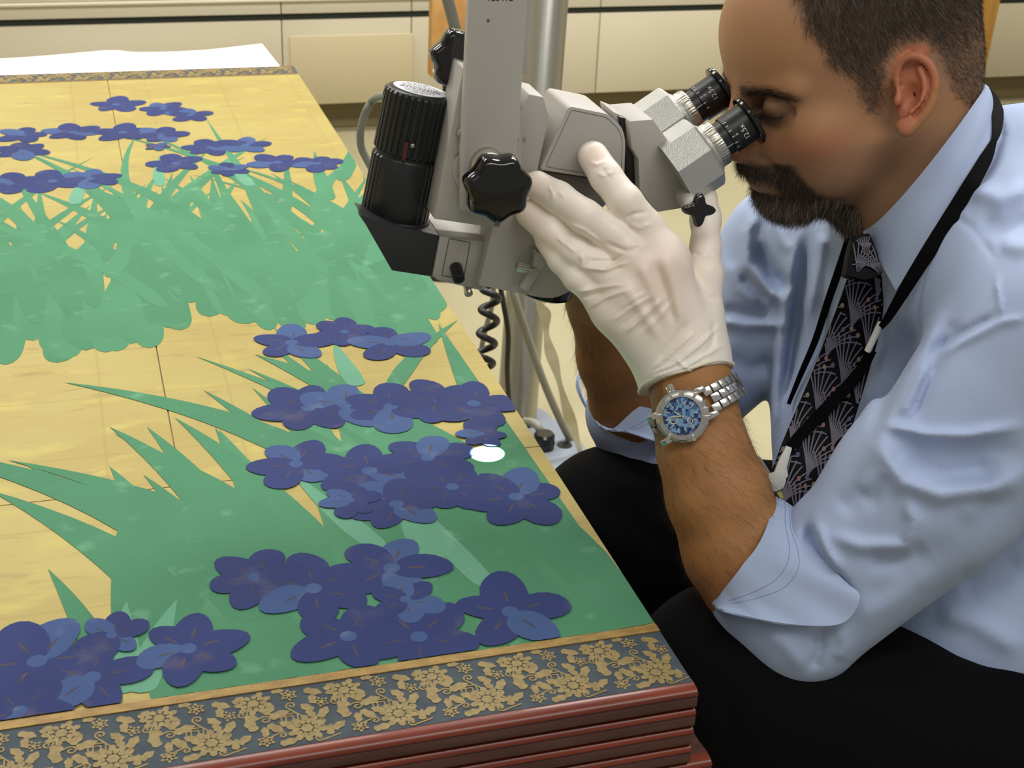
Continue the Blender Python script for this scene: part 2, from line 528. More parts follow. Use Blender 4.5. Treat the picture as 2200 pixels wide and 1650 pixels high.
# lower clump
for i in range(34):
    u_ = (i + R.random()) / 34
    x = -.31 + .31 * u_
    put_blade(x, YP0 + .001, R.uniform(.17, .30) + .28 * min(1, u_ * 1.3) * R.uniform(.5, 1), R.uniform(-.24, .04) - .05 * (1 - u_), R.uniform(.034, .052), R.uniform(-.45, .1), 14, 1.)
for px, py, ln, lean, w, bend in ((640, 1250, .26, -.42, .036, -.6), (560, 1330, .36, -.30, .046, -.8), (700, 1000, .24, -.5, .036, -.6), (610, 1300, .30, -.16, .044, -.3), (800, 880, .15, -.45, .030, -.2),
                                  (300, 1460, .22, -.05, .026, .1), (330, 1460, .26, .25, .034, .3), (250, 1480, .15, -.2, .022, -.1), (840, 840, .16, .45, .02, .3), (1060, 960, .16, .05, .028, .1)):
    q = on_z(px, py, 0); put_blade(q[0], q[1], ln, lean, w, bend, mat=g1)
for px, py, ln, lean, w in ((1050, 1260, .16, -.25, .02), (950, 1240, .13, -.1, .024), (820, 1180, .14, -.4, .02), (770, 830, .10, -.1, .02), (270, 1490, .10, .0, .026), (300, 1490, .10, .25, .024), (540, 400, .12, -.2, .018), (160, 440, .12, .1, .018), (345, 400, .12, .0, .016)):
    q = on_z(px, py, 0); put_blade(q[0], q[1], ln, lean, w, .1, mat=g2)
flowers = [(250, 225, .050), (345, 235, .046), (415, 248, .042), (150, 285, .050), (265, 285, .052), (350, 290, .045), (40, 325, .046), (55, 290, .046), (110, 390, .055), (190, 385, .05), (30, 395, .048), (370, 352, .046), (455, 318, .046), (530, 312, .046), (590, 350, .046), (690, 352, .042), (485, 365, .034), (340, 316, .022), (-90, 330, .05), (-130, 400, .05), (-60, 260, .05),
           (625, 738, .048), (735, 715, .036), (850, 738, .048), (650, 880, .052), (745, 872, .05), (845, 875, .052), (930, 860, .05), (1030, 868, .050), (630, 1000, .046), (790, 1015, .052), (930, 985, .046), (960, 1050, .042), (860, 1085, .047), (1110, 1070, .050), (540, 1245, .046), (690, 1265, .050), (830, 1225, .05), (750, 1370, .046), (910, 1370, .048), (1080, 1320, .050), (880, 1290, .032),
           (75, 1425, .052), (190, 1460, .046), (420, 1395, .044), (230, 1370, .03), (50, 1530, .036), (1035, 935, .026), (745, 1080, .028)]
for i, (px, py, s) in enumerate(flowers):
    q = on_z(px, py, 0); s_ = s * (.70 if py < 500 else .72)
    blossom(q[0] + .5 * s_ * math.sin(i * 2.4) * .3, q[1], s_, 100 + i, light=(i % 4 == 1))

# brocade bands: blue-grey silk with a woven gold pattern, and a gold braid
m_silk = material('blue_silk', lin(82, 98, 108), .8, col2=lin(70, 84, 94), nscale=60, bump=.4, bscale=900)
m_gthr = material('gold_thread', lin(190, 166, 104), .55, .1, col2=lin(168, 144, 86), nscale=200, bump=.5, bscale=1200)
m_braid = material('gold_braid', lin(206, 168, 88), .5, .2, col2=lin(176, 138, 70), nscale=180, nstretch=(.4, 1, 1), bump=.6, bscale=700)
for y0, y1, nm in ((Y0, YB0, 'n'), (YB1, Y1, 'f')):
    plate('brocade_band', [[(-PW + .002, y0), (-.0006, y0), (-.0006, y1), (-PW + .002, y1)]], .0002, m_silk, scr, .0008)
plate('gold_braid', [[(-PW + .002, YB0 + .0002), (-.0006, YB0 + .0002), (-.0006, YP0 - .0002), (-PW + .002, YP0 - .0002)]], .0010, m_braid, scr, .002)
plate('gold_braid', [[(-PW + .002, YP1), (-.0006, YP1), (-.0006, YB1), (-PW + .002, YB1)]], .0006, m_braid, scr, .0012)


def scallop(cx, cy, r_, n, dip, m_=40, rot=0.):
    return [(cx + r_ * (1 - dip + dip * abs(math.cos(n * .5 * (t_ := 2 * math.pi * k / m_) + rot))) * math.cos(t_), cy + r_ * (1 - dip + dip * abs(math.cos(n * .5 * t_ + rot))) * math.sin(t_)) for k in range(m_)]


def leafshape(cx, cy, l_, w_, rot):
    out = []
    for k in range(20):
        th = 2 * math.pi * k / 20
        x = l_ * math.cos(th); y = w_ * math.sin(th) * (1 - .25 * math.cos(th)) * (1 + .22 * math.cos(5 * th))
        out.append((cx + x * math.cos(rot) - y * math.sin(rot), cy + x * math.sin(rot) + y * math.cos(rot)))
    return out


def ribbon2(pts, w_):
    pts = np.asarray(pts); T = np.gradient(pts, axis=0); T /= np.linalg.norm(T, axis=1)[:, None] + 1e-9
    Nn = np.stack([-T[:, 1], T[:, 0]], 1); return [tuple(q) for q in np.vstack([pts + Nn * w_ / 2, (pts - Nn * w_ / 2)[::-1]])]


def spiral(cx, cy, r0, turns, rot, tail=.012, w_=.0011):
    pts = []
    for k in range(26):
        t_ = k / 25; th = rot + t_ * turns * 2 * math.pi
        pts.append((cx + r0 * (.15 + .85 * t_) * math.cos(th), cy + r0 * (.15 + .85 * t_) * math.sin(th)))
    e = np.array(pts[-1]); d_ = e - np.array(pts[-2]); d_ /= np.linalg.norm(d_)
    for k in range(1, 6): pts.append(tuple(e + d_ * tail * k / 5))
    return ribbon2(pts, w_)


def flower_parts(cx, cy, r_, n):
    out = [scallop(cx, cy, r_ * .36, 6, .25, 18)]
    for ring, (rad, pr) in enumerate(((.58, .17), (.86, .2))):
        for k in range(n):
            a_ = 2 * math.pi * (k + .5 * ring) / n
            out.append(ell(cx + rad * r_ * math.cos(a_), cy + rad * r_ * math.sin(a_), pr * r_ * 1.25, pr * r_, a_, 9))
    return out


def motif(x0, y0):
    P = []
    P += flower_parts(x0 + .012, y0 + .044, .0105, 9)
    P += flower_parts(x0 + .040, y0 + .014, .0110, 10)
    P += flower_parts(x0 + .034, y0 + .047, .0050, 6) + flower_parts(x0 + .015, y0 + .008, .0050, 6) + flower_parts(x0 + .0525, y0 + .036, .0045, 5)
    for a in ((.026, .030, .0065, .0034, .3), (.008, .024, .0062, .0034, 1.9), (.049, .047, .0060, .0030, -.5), (.022, .018, .0058, .0030, -.8), (.052, .026, .0055, .0030, 1.0), (.003, .012, .005, .0028, .6), (.028, .004, .0056, .0028, .2), (.043, .033, .0050, .0028, 2.3)):
        P.append(leafshape(x0 + a[0], y0 + a[1], *a[2:]))
    for a in ((.017, .027, .0036, 1.3, .4), (.034, .037, .0034, 1.3, 2.2), (.046, .004, .0030, 1.2, 4.), (.004, .035, .0030, 1.2, 5.), (.025, .011, .0028, 1.2, 1.), (.050, .018, .003, 1.2, 3.), (.009, .004, .0028, 1.2, 2.), (.024, .048, .0028, 1.2, 5.5)):
        P.append(spiral(x0 + a[0], y0 + a[1], a[2], a[3], a[4]))
    for a in ((.0205, .036, .0052, .0028, .9), (.0285, .0205, .0045, .0026, 2.6), (.0095, .0305, .0045, .0026, -.4), (.0475, .0405, .0045, .0025, 1.5), (.0225, .0015, .004, .0022, .2), (.0535, .0095, .0048, .0026, 1.4), (.0445, .0265, .0042, .0024, -1.2), (.0035, .0495, .0042, .0024, .7), (.0280, .0525, .004, .002, 0.), (.0155, .0165, .0044, .0024, 1.6)):
        P.append(leafshape(x0 + a[0], y0 + a[1], *a[2:]))
    for k in (0, 1):
        c_ = (x0 + .030 + .0028 * k, y0 + .0235 + .0022 * k); h_ = .0036
        sq = [(-h_, -h_), (h_, -h_), (h_, h_), (-h_, h_)]
        for i in range(4):
            a_, b_ = np.array(sq[i]), np.array(sq[(i + 1) % 4]); P.append(ribbon2([np.array(c_) + a_, np.array(c_) + (a_ + b_) / 2, np.array(c_) + b_], .0009))
    return P


LSC[0] = 1.0
allp = []
for k in range(-11, 1):
    allp += motif(k * .056 - .004, Y0)
allp = [[(x, y) for x, y in p_] for p_ in allp if max(q[0] for q in p_) < -.0006 and min(q[0] for q in p_) > -PW + .002 and max(q[1] for q in p_) < YB0 and min(q[1] for q in p_) > Y0]
zz_ = [.00055 + (i % 131) * .0000015 for i in range(len(allp))]
plate('woven_pattern', allp, zz_, m_gthr, scr, .0004, kind='stuff')
farp = [p_ for p_ in [[(x, Y1 - (y - Y0) * .86) for x, y in p_] for p_ in allp] if min(q[1] for q in p_) > YB1]
plate('woven_pattern', farp, zz_[:len(farp)], m_gthr, scr, .0004, kind='stuff')
# ------------------------------------------------------------------ the microscope head on its arm
LC = np.array([.25, -.42, .872]); LC /= np.linalg.norm(LC)          # sideways axis of the instrument (towards the viewer)
LW = CR * LC[0] + CU * LC[1] - CF * LC[2]
P0 = at(1588, 221, 1.105)


def on_l(px, py, off):
    """where the line of sight meets the plane that lies off metres from the instrument's middle"""
    D = CF + CR * (px - 1100) / FPX + CU * (825 - py) / FPX
    return CAM + D * (((P0 - CAM) @ LW + off) / (D @ LW))


def roundpoly(pts, rad, seg=4):
    out = []; n = len(pts)
    for i in range(n):
        p = np.array(pts[i], float); a = np.array(pts[i - 1], float); b = np.array(pts[(i + 1) % n], float)
        r_ = rad[i] if hasattr(rad, '__len__') else rad
        if r_ <= 0: out.append(tuple(p)); continue
        da, db = a - p, b - p; la, lb = np.linalg.norm(da), np.linalg.norm(db); r1 = min(r_, la * .45, lb * .45)
        s, e = p + da / la * r1, p + db / lb * r1
        for t_ in np.linspace(0, 1, seg + 1): out.append(tuple((1 - t_) ** 2 * s + 2 * t_ * (1 - t_) * p + t_ * t_ * e))
    return out


def block(name, poly, off, th, mat, parent, bevel=.0012, rad=0, label=None, seg=2):
    pl = roundpoly(poly, rad) if rad else poly
    return from_bm(name, bm_prism([on_l(x, y, off) for x, y in pl], -LW * th, bevel, seg), mat, parent, 30, label)


m_gry = material('instrument_grey', lin(184, 180, 173), .5, spec=.4, col2=lin(177, 173, 166), nscale=7)
m_gryd = material('instrument_grey_dark', lin(122, 119, 113), .5)
m_ham = material('hammered_silver', lin(188, 188, 182), .32, .55, bump=.35, bscale=1100)
LSC[0] = .75
m_blk = material('gloss_black', lin(14, 14, 14), .12, spec=.6)
m_mat = material('satin_black', lin(26, 27, 28), .38)
m_rib = material('ribbed_black', lin(30, 34, 34), .36, spec=.5)
m_base = material('housing_black', lin(46, 48, 50), .42)
LSC[0] = 1.0
m_steel = material('brushed_steel', lin(190, 186, 172), .3, .9, bump=.15, bscale=900)
m_label = material('silver_label', lin(222, 224, 230), .4, .1)
m_ink = material('label_ink', lin(90, 92, 96), .6)
m_white = material('white_marks', lin(215, 215, 210), .6)
m_line = material('groove_line', lin(92, 90, 84), .6)
m_red = material('dull_red', lin(84, 34, 34), .5)
m_cab_g = material('grey_cable', lin(138, 138, 124), .5)

sc = thing('microscope', 'grey binocular microscope head with black lamp housing, held over the screen', 'microscope', on_l(1150, 640, 0))
arm = block('arm', [(1055, -760), (1199, -760), (1134, 0), (1118, 230), (1108, 380), (1098, 455), (992, 455), (993, 330), (1009, 0)], .055, .011, m_gry, sc, .0012)
block('arm_plate', [(1120, -760), (1214, -760), (1147, 0), (1143, 60), (1131, 160), (1090, 160)], .040, .012, m_gry, sc, .001)
for dx in (0,):
    lathe('arm_screw', on_l(1049, 44, .0552), LW, [(0, .0010), (.0003, .0010)], m_line, arm, 10)
# number stamped on the arm, cut by the top of the frame
t = bpy.data.curves.new('stamped_number', 'FONT'); t.body = '120412'; t.size = .0062; t.align_x = 'CENTER'; t.extrude = .00005
ob = bpy.data.objects.new('stamped_number', t)
me = bpy.data.meshes.new_from_object(ob); bpy.data.objects.remove(ob)
c0 = on_l(1074, 1.5, .0553); ux = on_l(1084, 1.5, .0553) - c0; ux /= np.linalg.norm(ux); uy = np.cross(LW, ux)
co = np.array([v.co for v in me.vertices]); co = c0 + co[:, :1] * ux + co[:, 1:2] * uy + co[:, 2:] * LW
me.vertices.foreach_set('co', co.ravel().astype(np.float32)); link('stamped_number', me, m_mat, arm)

tb = block('focus_housing', [(995, 146), (1117, 176), (1122, 372), (1075, 492), (1060, 490), (931, 471)], .040, .037, m_gry, sc, .0016)
lathe('flange', on_l(1031, 362, .0400), LW, [(0, .0200), (.0020, .0200), (.0028, .0192)], m_gry, tb, 48)
for x, y in ((981, 329), (985, 374), (1112, 300)):
    lathe('screw', on_l(x, y, .0425), LW, [(0, .0015), (.0008, .0015), (.001, .0011)], m_steel, tb, 12)
lathe('set_screw', on_l(988, 282, .041), LW, [(0, .0028), (.005, .0028), (.006, .002)], m_steel, tb, 16)
sp = block('side_plate', [(1137, 202), (1168, 208), (1181, 250), (1154, 372), (1104, 372), (1112, 250)], .038, .040, m_gry, sc, .0012)
lathe('screw', on_l(1127, 298, .0382), LW, [(0, .0014), (.0006, .0014)], m_steel, sp, 12)

# hub and lobed knobs


def lobed(name, c, axis, r_, n, dip, th, mat, parent, hint, label=None, dome=.35):
    rows = [(-.5, .80), (-.44, .93), (-.25, 1.), (.15, 1.), (.36, .95), (.47, .84), (.5, .6), (.5 + dome * .12, .3), (.5 + dome * .14, .02)]

    def rf(thv, i):
        k = 1 - dip * (.5 - .5 * math.cos(n * thv)) ** .8
        return k if i < 6 else (k * .4 + .6 if i == 6 else 1)
    return lathe(name, c, axis, [(s * th, q * r_) for s, q in rows], mat, parent, 96, rf, 60, label, hint)


hb = on_l(1046, 352, .055)
lathe('hub', hb, LW, [(0, .0126), (.006, .0126), (.0065, .0122), (.009, .0110), (.0095, .0102), (.018, .0102)], m_steel, sc, 56)
kc = on_l(1068, 402, .088)
upv = CU * .98 + CR * .1
lobed('clamp_knob', kc, LW, .0246, 7, .13, .022, m_blk, sc, -CU + CR * .06)
tube('knob_shaft', [hb, kc], .006, m_steel, sc)
rk = on_l(991, 128, -.004)
lobed('tilt_knob', rk, -LW, .0242, 7, .14, .022, m_blk, sc, CR * -.9 + CU * .28)

# lamp housing: two ribbed drums on a black base
ax0, ax1 = on_l(903, 193, -.004), on_l(846, 468, -.004)
AX = (ax1 - ax0) / np.linalg.norm(ax1 - ax0); HL = np.linalg.norm(ax1 - ax0)
RL = .0250
rib = lambda th, i: 1 + .024 * (1 if (math.sin(th * 32) > -.2) else -.9)
ribs = lambda th, i: rib(th, i)
lh = lathe('lamp_cap', ax0, AX, [(0, RL * .90), (.0012, RL * .97), (.003, RL), (HL * .46, RL), (HL * .475, RL * .97)], m_rib, sc, 256, lambda th, i: rib(th, i) if 1 < i < 4 else 1)
lathe('lamp_collar', ax0, AX, [(HL * .47, RL * .95), (HL * .52, RL * .95)], m_mat, sc, 64)
x_, y_, _ = frame_of(AX, -LW)


def rib2(th, i):
    d = (th + math.pi) % (2 * math.pi) - math.pi
    return rib(th, i) if abs(d - .25) > .75 and i in (1, 2) else 1.


lathe('lamp_drum', ax0, AX, [(HL * .50, RL * .96), (HL * .515, RL), (HL * .985, RL), (HL, RL * .97)], m_rib, sc, 256, rib2, hint=LW)
lb = lathe('lamp_label', ax0, -AX, [(0.0002, RL * .80), (.0006, RL * .80)], m_label, lh, 48)
xx = CR - AX * (CR @ AX); xx /= np.linalg.norm(xx); yy = np.cross(AX, xx)
yy = yy * (1 if yy @ CU > 0 else -1)
V = []; Fc = []
for j in range(9):
    h_ = (-.62 + j * .155) * RL; w_ = math.sqrt(max(0, (.70 * RL) ** 2 - h_ ** 2)) * (.9 - .25 * ((j * 7) % 3) / 3)
    x_c = -w_
    while x_c < w_:
        l_ = rng.uniform(.001, .004); o_ = len(V)
        for a_, b_ in ((0, 0), (l_, 0), (l_, .0009), (0, .0009)): V.append(ax0 - AX * .00075 + xx * min(x_c + a_, w_) + yy * (h_ + b_ * (2 if j in (3, 4) else 1)))
        Fc.append((o_, o_ + 1, o_ + 2, o_ + 3)); x_c += l_ + .0007
mk('label_print', V, Fc, m_ink, lb, 0)
sd = on_l(886, 313, .0235)
lathe('lamp_screw', sd, LW, [(0, .0016), (.001, .0016), (.0014, .001)], m_steel, lh, 12)
block('lamp_mark', [(871, 306), (878, 307), (871, 345), (865, 343)], .0236, .003, m_red, lh, 0)
lathe('lamp_hole', on_l(831, 416, .0212), LW, [(0, .0009), (.0005, .0009)], m_blk, sc, 10)
bs = block('lamp_base', [(774, 462), (842, 581), (927, 594), (946, 507), (863, 489)], .0275, .030, m_base, sc, .0022, [2, 3, 3, 5, 20], seg=3)
lathe('base_rim', ax0, AX, [(HL * .965, RL * 1.05), (HL * .975, RL * 1.085), (HL * 1.01, RL * 1.085), (HL * 1.06, RL * .9)], m_base, sc, 64)
tube('lamp_cable', catmull([ax0 + AX * .004 - CR * .022, at(806, 211, 1.13), at(786, 240, 1.14), at(775, 280, 1.145), at(776, 315, 1.15), at(788, 342, 1.152), at(808, 380, 1.15), at(826, 430, 1.145), at(842, 478, 1.125)], 8), .0032, m_cab_g, sc, 12)
lathe('cable_boot', ax0 + AX * .004 - CR * .020, -CR, [(0, .0045), (.006, .004)], m_mat, sc, 16)

# grey lamp box with its label outline, dimmer knob and screw
lbx = block('lamp_box', [(946, 508), (1046, 519), (1060, 560), (1037, 626), (940, 603), (930, 592)], .030, .056, m_gry, sc, .0014, label=None)
for a, b in (((965, 512), (1010, 521)), ((1010, 521), (996, 600)), ((996, 600), (949, 592)), ((949, 592), (965, 512))):
    tube('panel_line', [on_l(*a, .0302), on_l(*b, .0302)], .0003, m_line, lbx, 6)
dk = on_l(979, 574, .030)
lathe('dimmer_knob', dk, on_l(986, 600, .044) - dk, [(0, .0046), (.0125, .0046), (.0145, .0044), (.0152, .0035)], m_mat, sc, 32, lambda th, i: 1 + .02 * math.cos(16 * th))
ss = on_l(1003, 612, .020)
lathe('catch_screw', ss, on_l(1007, 632, .034) - ss, [(0, .003), (.010, .003), (.013, .0033), (.0145, .002)], m_steel, sc, 24)

# tapered lower body with the objective
lbdy = block('objective_body', roundpoly([(1064, 468), (1112, 452), (1186, 505), (1226, 585), (1232, 622), (1196, 640), (1165, 640), (1029, 613)], [4, 4, 4, 14, 10, 20, 10, 3], 5), .040, .078, m_gry, sc, .002)
block('bracket', [(1140, 535), (1174, 547), (1162, 582), (1140, 616), (1136, 628), (1118, 620), (1152, 552)], .046, .006, m_gry, sc, .0008)
block('bracket_tab', [(1152, 540), (1178, 550), (1166, 582), (1146, 572)], .052, .006, m_gry, sc, .0008)
ts0 = on_l(1110, 570, .050); tsd = on_l(1140, 578, .050) - ts0; tsd /= np.linalg.norm(tsd)
lathe('thumb_screw', ts0, tsd, [(0, .0030), (.0004, .0038), (.0085, .0038), (.0090, .0030)], m_steel, sc, 48, lambda th, i: 1 + .05 * (1 if math.sin(th * 16) > 0 else -1))
tube('screw_shaft', [ts0, ts0 + tsd * .014], .0013, m_steel, sc)
oc = on_l(1172, 612, .004)
ob_ = lathe('objective', oc, AX, [(-.012, .0225), (.004, .0225), (.0065, .0215), (.008, .019), (.0082, .014)], m_blk, sc, 56)
beam0 = oc + AX * .0105

# magnification block
mb = block('prism_block', [(1222, 228), (1306, 245), (1336, 272), (1344, 300), (1341, 393), (1160, 365)], .038, .056, m_gry, sc, .003, [10, 8, 14, 14, 6, 8], seg=3)
ins = [(1228, 236), (1303, 252), (1328, 276), (1337, 300), (1335, 384), (1172, 358)]
rp = roundpoly(ins, [6, 6, 10, 10, 5, 8]); pts = [on_l(x, y, .0381) for x, y in rp]
tube('panel_line', pts + [pts[0]], .00018, m_line, mb, 6)
block('zoom_drum', [(1166, 366), (1342, 394), (1336, 420), (1304, 424), (1290, 446), (1180, 414)], .030, .052, m_gryd, sc, .003)
cx0 = on_l(1230, 392, .002); lathe('zoom_cone', cx0, AX, [(0, .030), (.008, .030), (.014, .026), (.018, .025)], m_gryd, sc, 48)
block('body_joint', [(1330, 250), (1360, 258), (1372, 345), (1374, 408), (1345, 392), (1340, 300)], .026, .044, m_mat, sc, .001)
block('joint_cover', [(1318, 240), (1342, 250), (1354, 266), (1322, 266)], .022, .034, m_gry, sc, .001)

# binocular body
bb = block('binocular_body', [(1352, 260), (1403, 256), (1425, 287), (1508, 400), (1467, 448), (1411, 457), (1374, 408), (1371, 343), (1356, 318)], .036, .050, m_gry, sc, .0014)
AE = CR * -.83 + CU * -.56 + CF * .03; AE /= np.linalg.norm(AE)


def eyepiece(cx, cy, d, nm):
    c = at(cx, cy, d)
    e = lathe(nm, c, AE, [(0.0, .0165), (.0006, .0188), (.0024, .0199), (.0044, .0195), (.0050, .0172), (.0051, .0150)], m_blk, sc, 64)
    lathe('tube_sleeve', c, AE, [(.0048, .0146), (.0052, .0150), (.0235, .0150), (.0238, .0146), (.0238, .0136), (.0320, .0136)], m_mat, e, 64)
    lathe('knurled_ring', c, AE, [(.0300, .0156), (.0302, .0172), (.0316, .0180), (.0372, .0180), (.0384, .0176), (.0386, .0160)], m_steel, e, 192,
          lambda th, i: 1 + .009 * (1 if math.sin(48 * th) > 0 else -1) if i in (2, 3) else 1)
    lathe('tube_collar', c, AE, [(.0384, .0190), (.0390, .0200), (.0410, .0200), (.0414, .0210), (.0424, .0210)], m_ham, e, 64)
    x8 = LW * math.cos(.39) + np.cross(AE, LW) * math.sin(.39)
    lathe('tube_housing', c, AE, [(.0420, .0270), (.0440, .0290), (.0725, .0290)], m_ham, e, 8, smooth=20, hint=x8)
    return c, e


def facing(c):
    v = CAM - c; v = v - AE * (v @ AE); return v / np.linalg.norm(v)


def engrave(c, e, th, s, text, size, r=.01505):
    """raised white lettering wrapped on the sleeve; th = angle about the tube from the side facing the viewer"""
    t_ = bpy.data.curves.new('txt', 'FONT'); t_.body = text; t_.size = size; t_.align_x = 'CENTER'; t_.align_y = 'CENTER'; t_.resolution_u = 3
    o_ = bpy.data.objects.new('txt', t_); me = bpy.data.meshes.new_from_object(o_); bpy.data.objects.remove(o_)
    f0 = facing(c); side = np.cross(AE, f0)
    co = np.array([v.co[:] for v in me.vertices])
    a_ = th + co[:, 0] / r * SGN
    P = c + AE * (s + co[:, 1:2]) + (f0 * np.cos(a_)[:, None] + side * np.sin(a_)[:, None]) * (r + .00008)
    me.vertices.foreach_set('co', P.ravel().astype(np.float32)); me.name = 'engraving'; link('engraving', me, m_white, e)


f0 = facing(at(1617, 255, 1.077)); SGN = 1.0 if np.cross(AE, f0) @ CU > 0 else -1.0


def ticks(c, e, angs, s, ln, r=.01505, w=.00028):
    f0 = facing(c); side = np.cross(AE, f0) * SGN
    V = []; Fc = []
    for a_, l_, s_ in zip(angs, ln, s):
        o_ = len(V)
        for ds, da in ((0, -w / r), (l_, -w / r), (l_, w / r), (0, w / r)):
            V.append(c + AE * (s_ + ds) + (f0 * math.cos(a_ + da) + side * math.sin(a_ + da)) * (r + .00006))
        Fc.append((o_, o_ + 1, o_ + 2, o_ + 3))
    mk('scale_ticks', V, Fc, m_white, e, 0)


def upang(a): return a


cn, en = eyepiece(1617, 255, 1.077, 'eyepiece')
cf, ef = eyepiece(1556, 188, 1.132, 'eyepiece')
for c_, e_, ph in ((cn, en, 0.), (cf, ef, .45)):
    f0 = facing(c_)
    def eng(th, s, tx, size): engrave(c_, e_, th * SGN, s, tx, size)
    eng(-.34 + ph, .0128, '12.5x', .0056)
    eng(-.20 + ph, .0188, '0', .0032)
    eng(.62 + ph, .0205, '·', .006)
    tt = [-.85 + ph, -.55 + ph, -.20 + ph, .12 + ph, .40 + ph, .66 + ph]
    ticks(c_, e_, tt, [.0208] * 6, [.0024, .0026, .0024, .0024, .0024, .0024])
    ticks(c_, e_, [-.55 + ph], [.0240], [.006], r=.0137)

# interpupillary post with its star knob
fp = on_l(1466, 421, .034)
kp = at(1501, 451, 1.030)
dv = kp - fp; dl = np.linalg.norm(dv)
lathe('adjuster_post', fp, dv, [(-.004, .0066), (dl * .75, .0066), (dl * .78, .005)], m_gry, sc, 32)
lobed('adjuster_knob', kp, -CF * .9 + CR * .15 - CU * .1, .0124, 4, .46, .009, m_blk, sc, CU * .99 + CR * .02)

tube('sheathed_rod', [at(1040, -640, 1.03), at(975, -300, 1.08), at(938, -150, 1.10), at(957, -20, 1.12), at(986, 90, 1.14)], .0048, m_cab_g, sc, 14)

# the illuminator's light, shining down through the objective on to the screen
sl = bpy.data.lights.new('illuminator', 'SPOT'); so = bpy.data.objects.new('illuminator', sl); COL.objects.link(so)
tgt = on_z(1048, 973, .001); so.location = tuple(beam0)
so.rotation_euler = (Vector(tgt) - Vector(beam0)).to_track_quat('-Z', 'Y').to_euler()
sl.energy = 30; sl.color = (.93, 1, .95); sl.spot_size = 2 * math.atan(.0135 / np.linalg.norm(tgt - beam0)); sl.spot_blend = .25; sl.shadow_soft_size = .0012

# ------------------------------------------------------------------ floor stand, cables
m_col = material('column_steel', lin(172, 170, 160), .28, .85, bump=.06, bscale=300)
m_bpl = material('base_blue_grey', lin(128, 136, 146), .5)
st = thing('microscope_stand', 'steel column of the microscope stand rising from a blue-grey base on the floor', 'stand', on_z(1110, 905, FZ))
b0 = on_z(1109, 905, FZ + .03); t0 = at(1177, 0, 2.60)
dirc = t0 - b0; dirc /= np.linalg.norm(dirc)
lathe('column', b0, dirc, [(0, .0375), (1.7, .0375)], m_col, st, 48)
bt = on_l(1130, -740, .045); bc = b0 + dirc * ((bt[2] - b0[2]) / dirc[2])
tube('boom', [bt, bc], .022, m_gry, st, 24)
lathe('boom_clamp', bc - np.array([0, 0, .06]), (0, 0, 1), [(0, .052), (.12, .052)], m_gry, st, 40)
lathe('boom_pivot', bt - np.array([0, 0, .02]), (0, 0, 1), [(0, .03), (.05, .03)], m_gry, st, 32)
bp_ = roundpoly([(1040, 915), (1095, 868), (1160, 872), (1262, 962), (1250, 990), (1160, 1040), (1060, 1000)], 25)
from_bm('base_plate', bm_prism([on_z(x, y, FZ + .03) for x, y in bp_], np.array([0, 0, -.029]), .004), m_bpl, st)
lathe('levelling_cap', on_z(1168, 962, FZ + .03), (0, 0, 1), [(0, .019), (.026, .019), (.030, .016)], m_blk, st, 40)
lathe('bolt_cap', on_z(1213, 956, FZ + .0302), (0, 0, 1), [(0, .014), (.0012, .013)], m_mat, st, 32)


def px_tube(name, pts, r, mat, label, cat, par=None, seg=10, n=8, flat=1.):
    o = tube(name, catmull([at(*p) for p in pts], n), r, mat, par, seg, flat)
    if par is None: tag(o, label, cat)
    return o


px_tube('socket_cable', [(1128, 905, 2.62), (1145, 908, 2.60), (1158, 920, 2.59), (1163, 945, 2.60)], .008, m_cab_g, '', '', st)
m_coil = material('rubber_black', lin(32, 32, 30), .45)
cl = catmull([at(1056, 600, 1.9), at(1052, 660, 1.92), at(1046, 730, 1.95), at(1040, 790, 1.97), at(1030, 860, 2.0)], 30)
hx = []
for i, p_ in enumerate(cl):
    a_ = i / 30 * 2 * math.pi * 1.4
    hx.append(p_ + (CR * math.cos(a_) + CF * math.sin(a_)) * .0115)
tag(tube('coiled_cable', hx, .0047, m_coil, None, 10), 'black coiled cable hanging beside the steel column', 'cable')
px_tube('grey_cable', [(1098, 600, 2.40), (1112, 660, 2.42), (1140, 742, 2.48), (1172, 830, 2.52), (1205, 905, 2.58), (1228, 950, 2.62)], .0070, m_cab_g, 'thick grey-green cable running down across the steel column to the base', 'cable')
px_tube('dark_cable', [(1072, 600, 2.35), (1083, 660, 2.36), (1092, 720, 2.38), (1090, 800, 2.42), (1096, 900, 2.5)], .0045, m_coil, 'thin dark cable hanging straight in front of the steel column', 'cable')
px_tube('thin_cable', [(1062, 600, 2.20), (1056, 660, 2.22), (1040, 720, 2.24), (1028, 790, 2.28)], .0042, m_cab_g, 'thin grey cable behind the black coiled cable', 'cable')
m_tape = material('clear_tubing', lin(228, 222, 202), .35, spec=.5, col2=lin(206, 196, 160), nscale=18)
pts = catmull([at(1128, 610, 2.3), at(1150, 640, 2.32), at(1170, 672, 2.34), at(1176, 730, 2.4), at(1196, 800, 2.45), at(1222, 890, 2.5), at(1248, 975, 2.58)], 8)
G = [[p_ + CR * w_ * (.0075 + .003 * math.sin(i * .5)) + CF * (.004 * math.sin(i * .3) * w_) for w_ in (-1, 0, 1)] for i, p_ in enumerate(pts)]
tag(grid_shell('plastic_strap', G, .0012, m_tape), 'pale translucent plastic strap trailing beside the column to the floor', 'strap')
# ------------------------------------------------------------------ sculpting with distance fields (units: centimetres in camera axes)


def pc(px, py, d):
    return np.array([(px - 1100) * d / FPX, (825 - py) * d / FPX, -d]) * 100


def to_world(P):
    P = np.asarray(P, float) / 100
    return CAM + P[..., 0:1] * CR + P[..., 1:2] * CU - P[..., 2:3] * CF


def to_cam(P):
    D = np.asarray(P, float) - CAM
    return np.stack([D @ CR, D @ CU, -(D @ CF)], -1) * 100


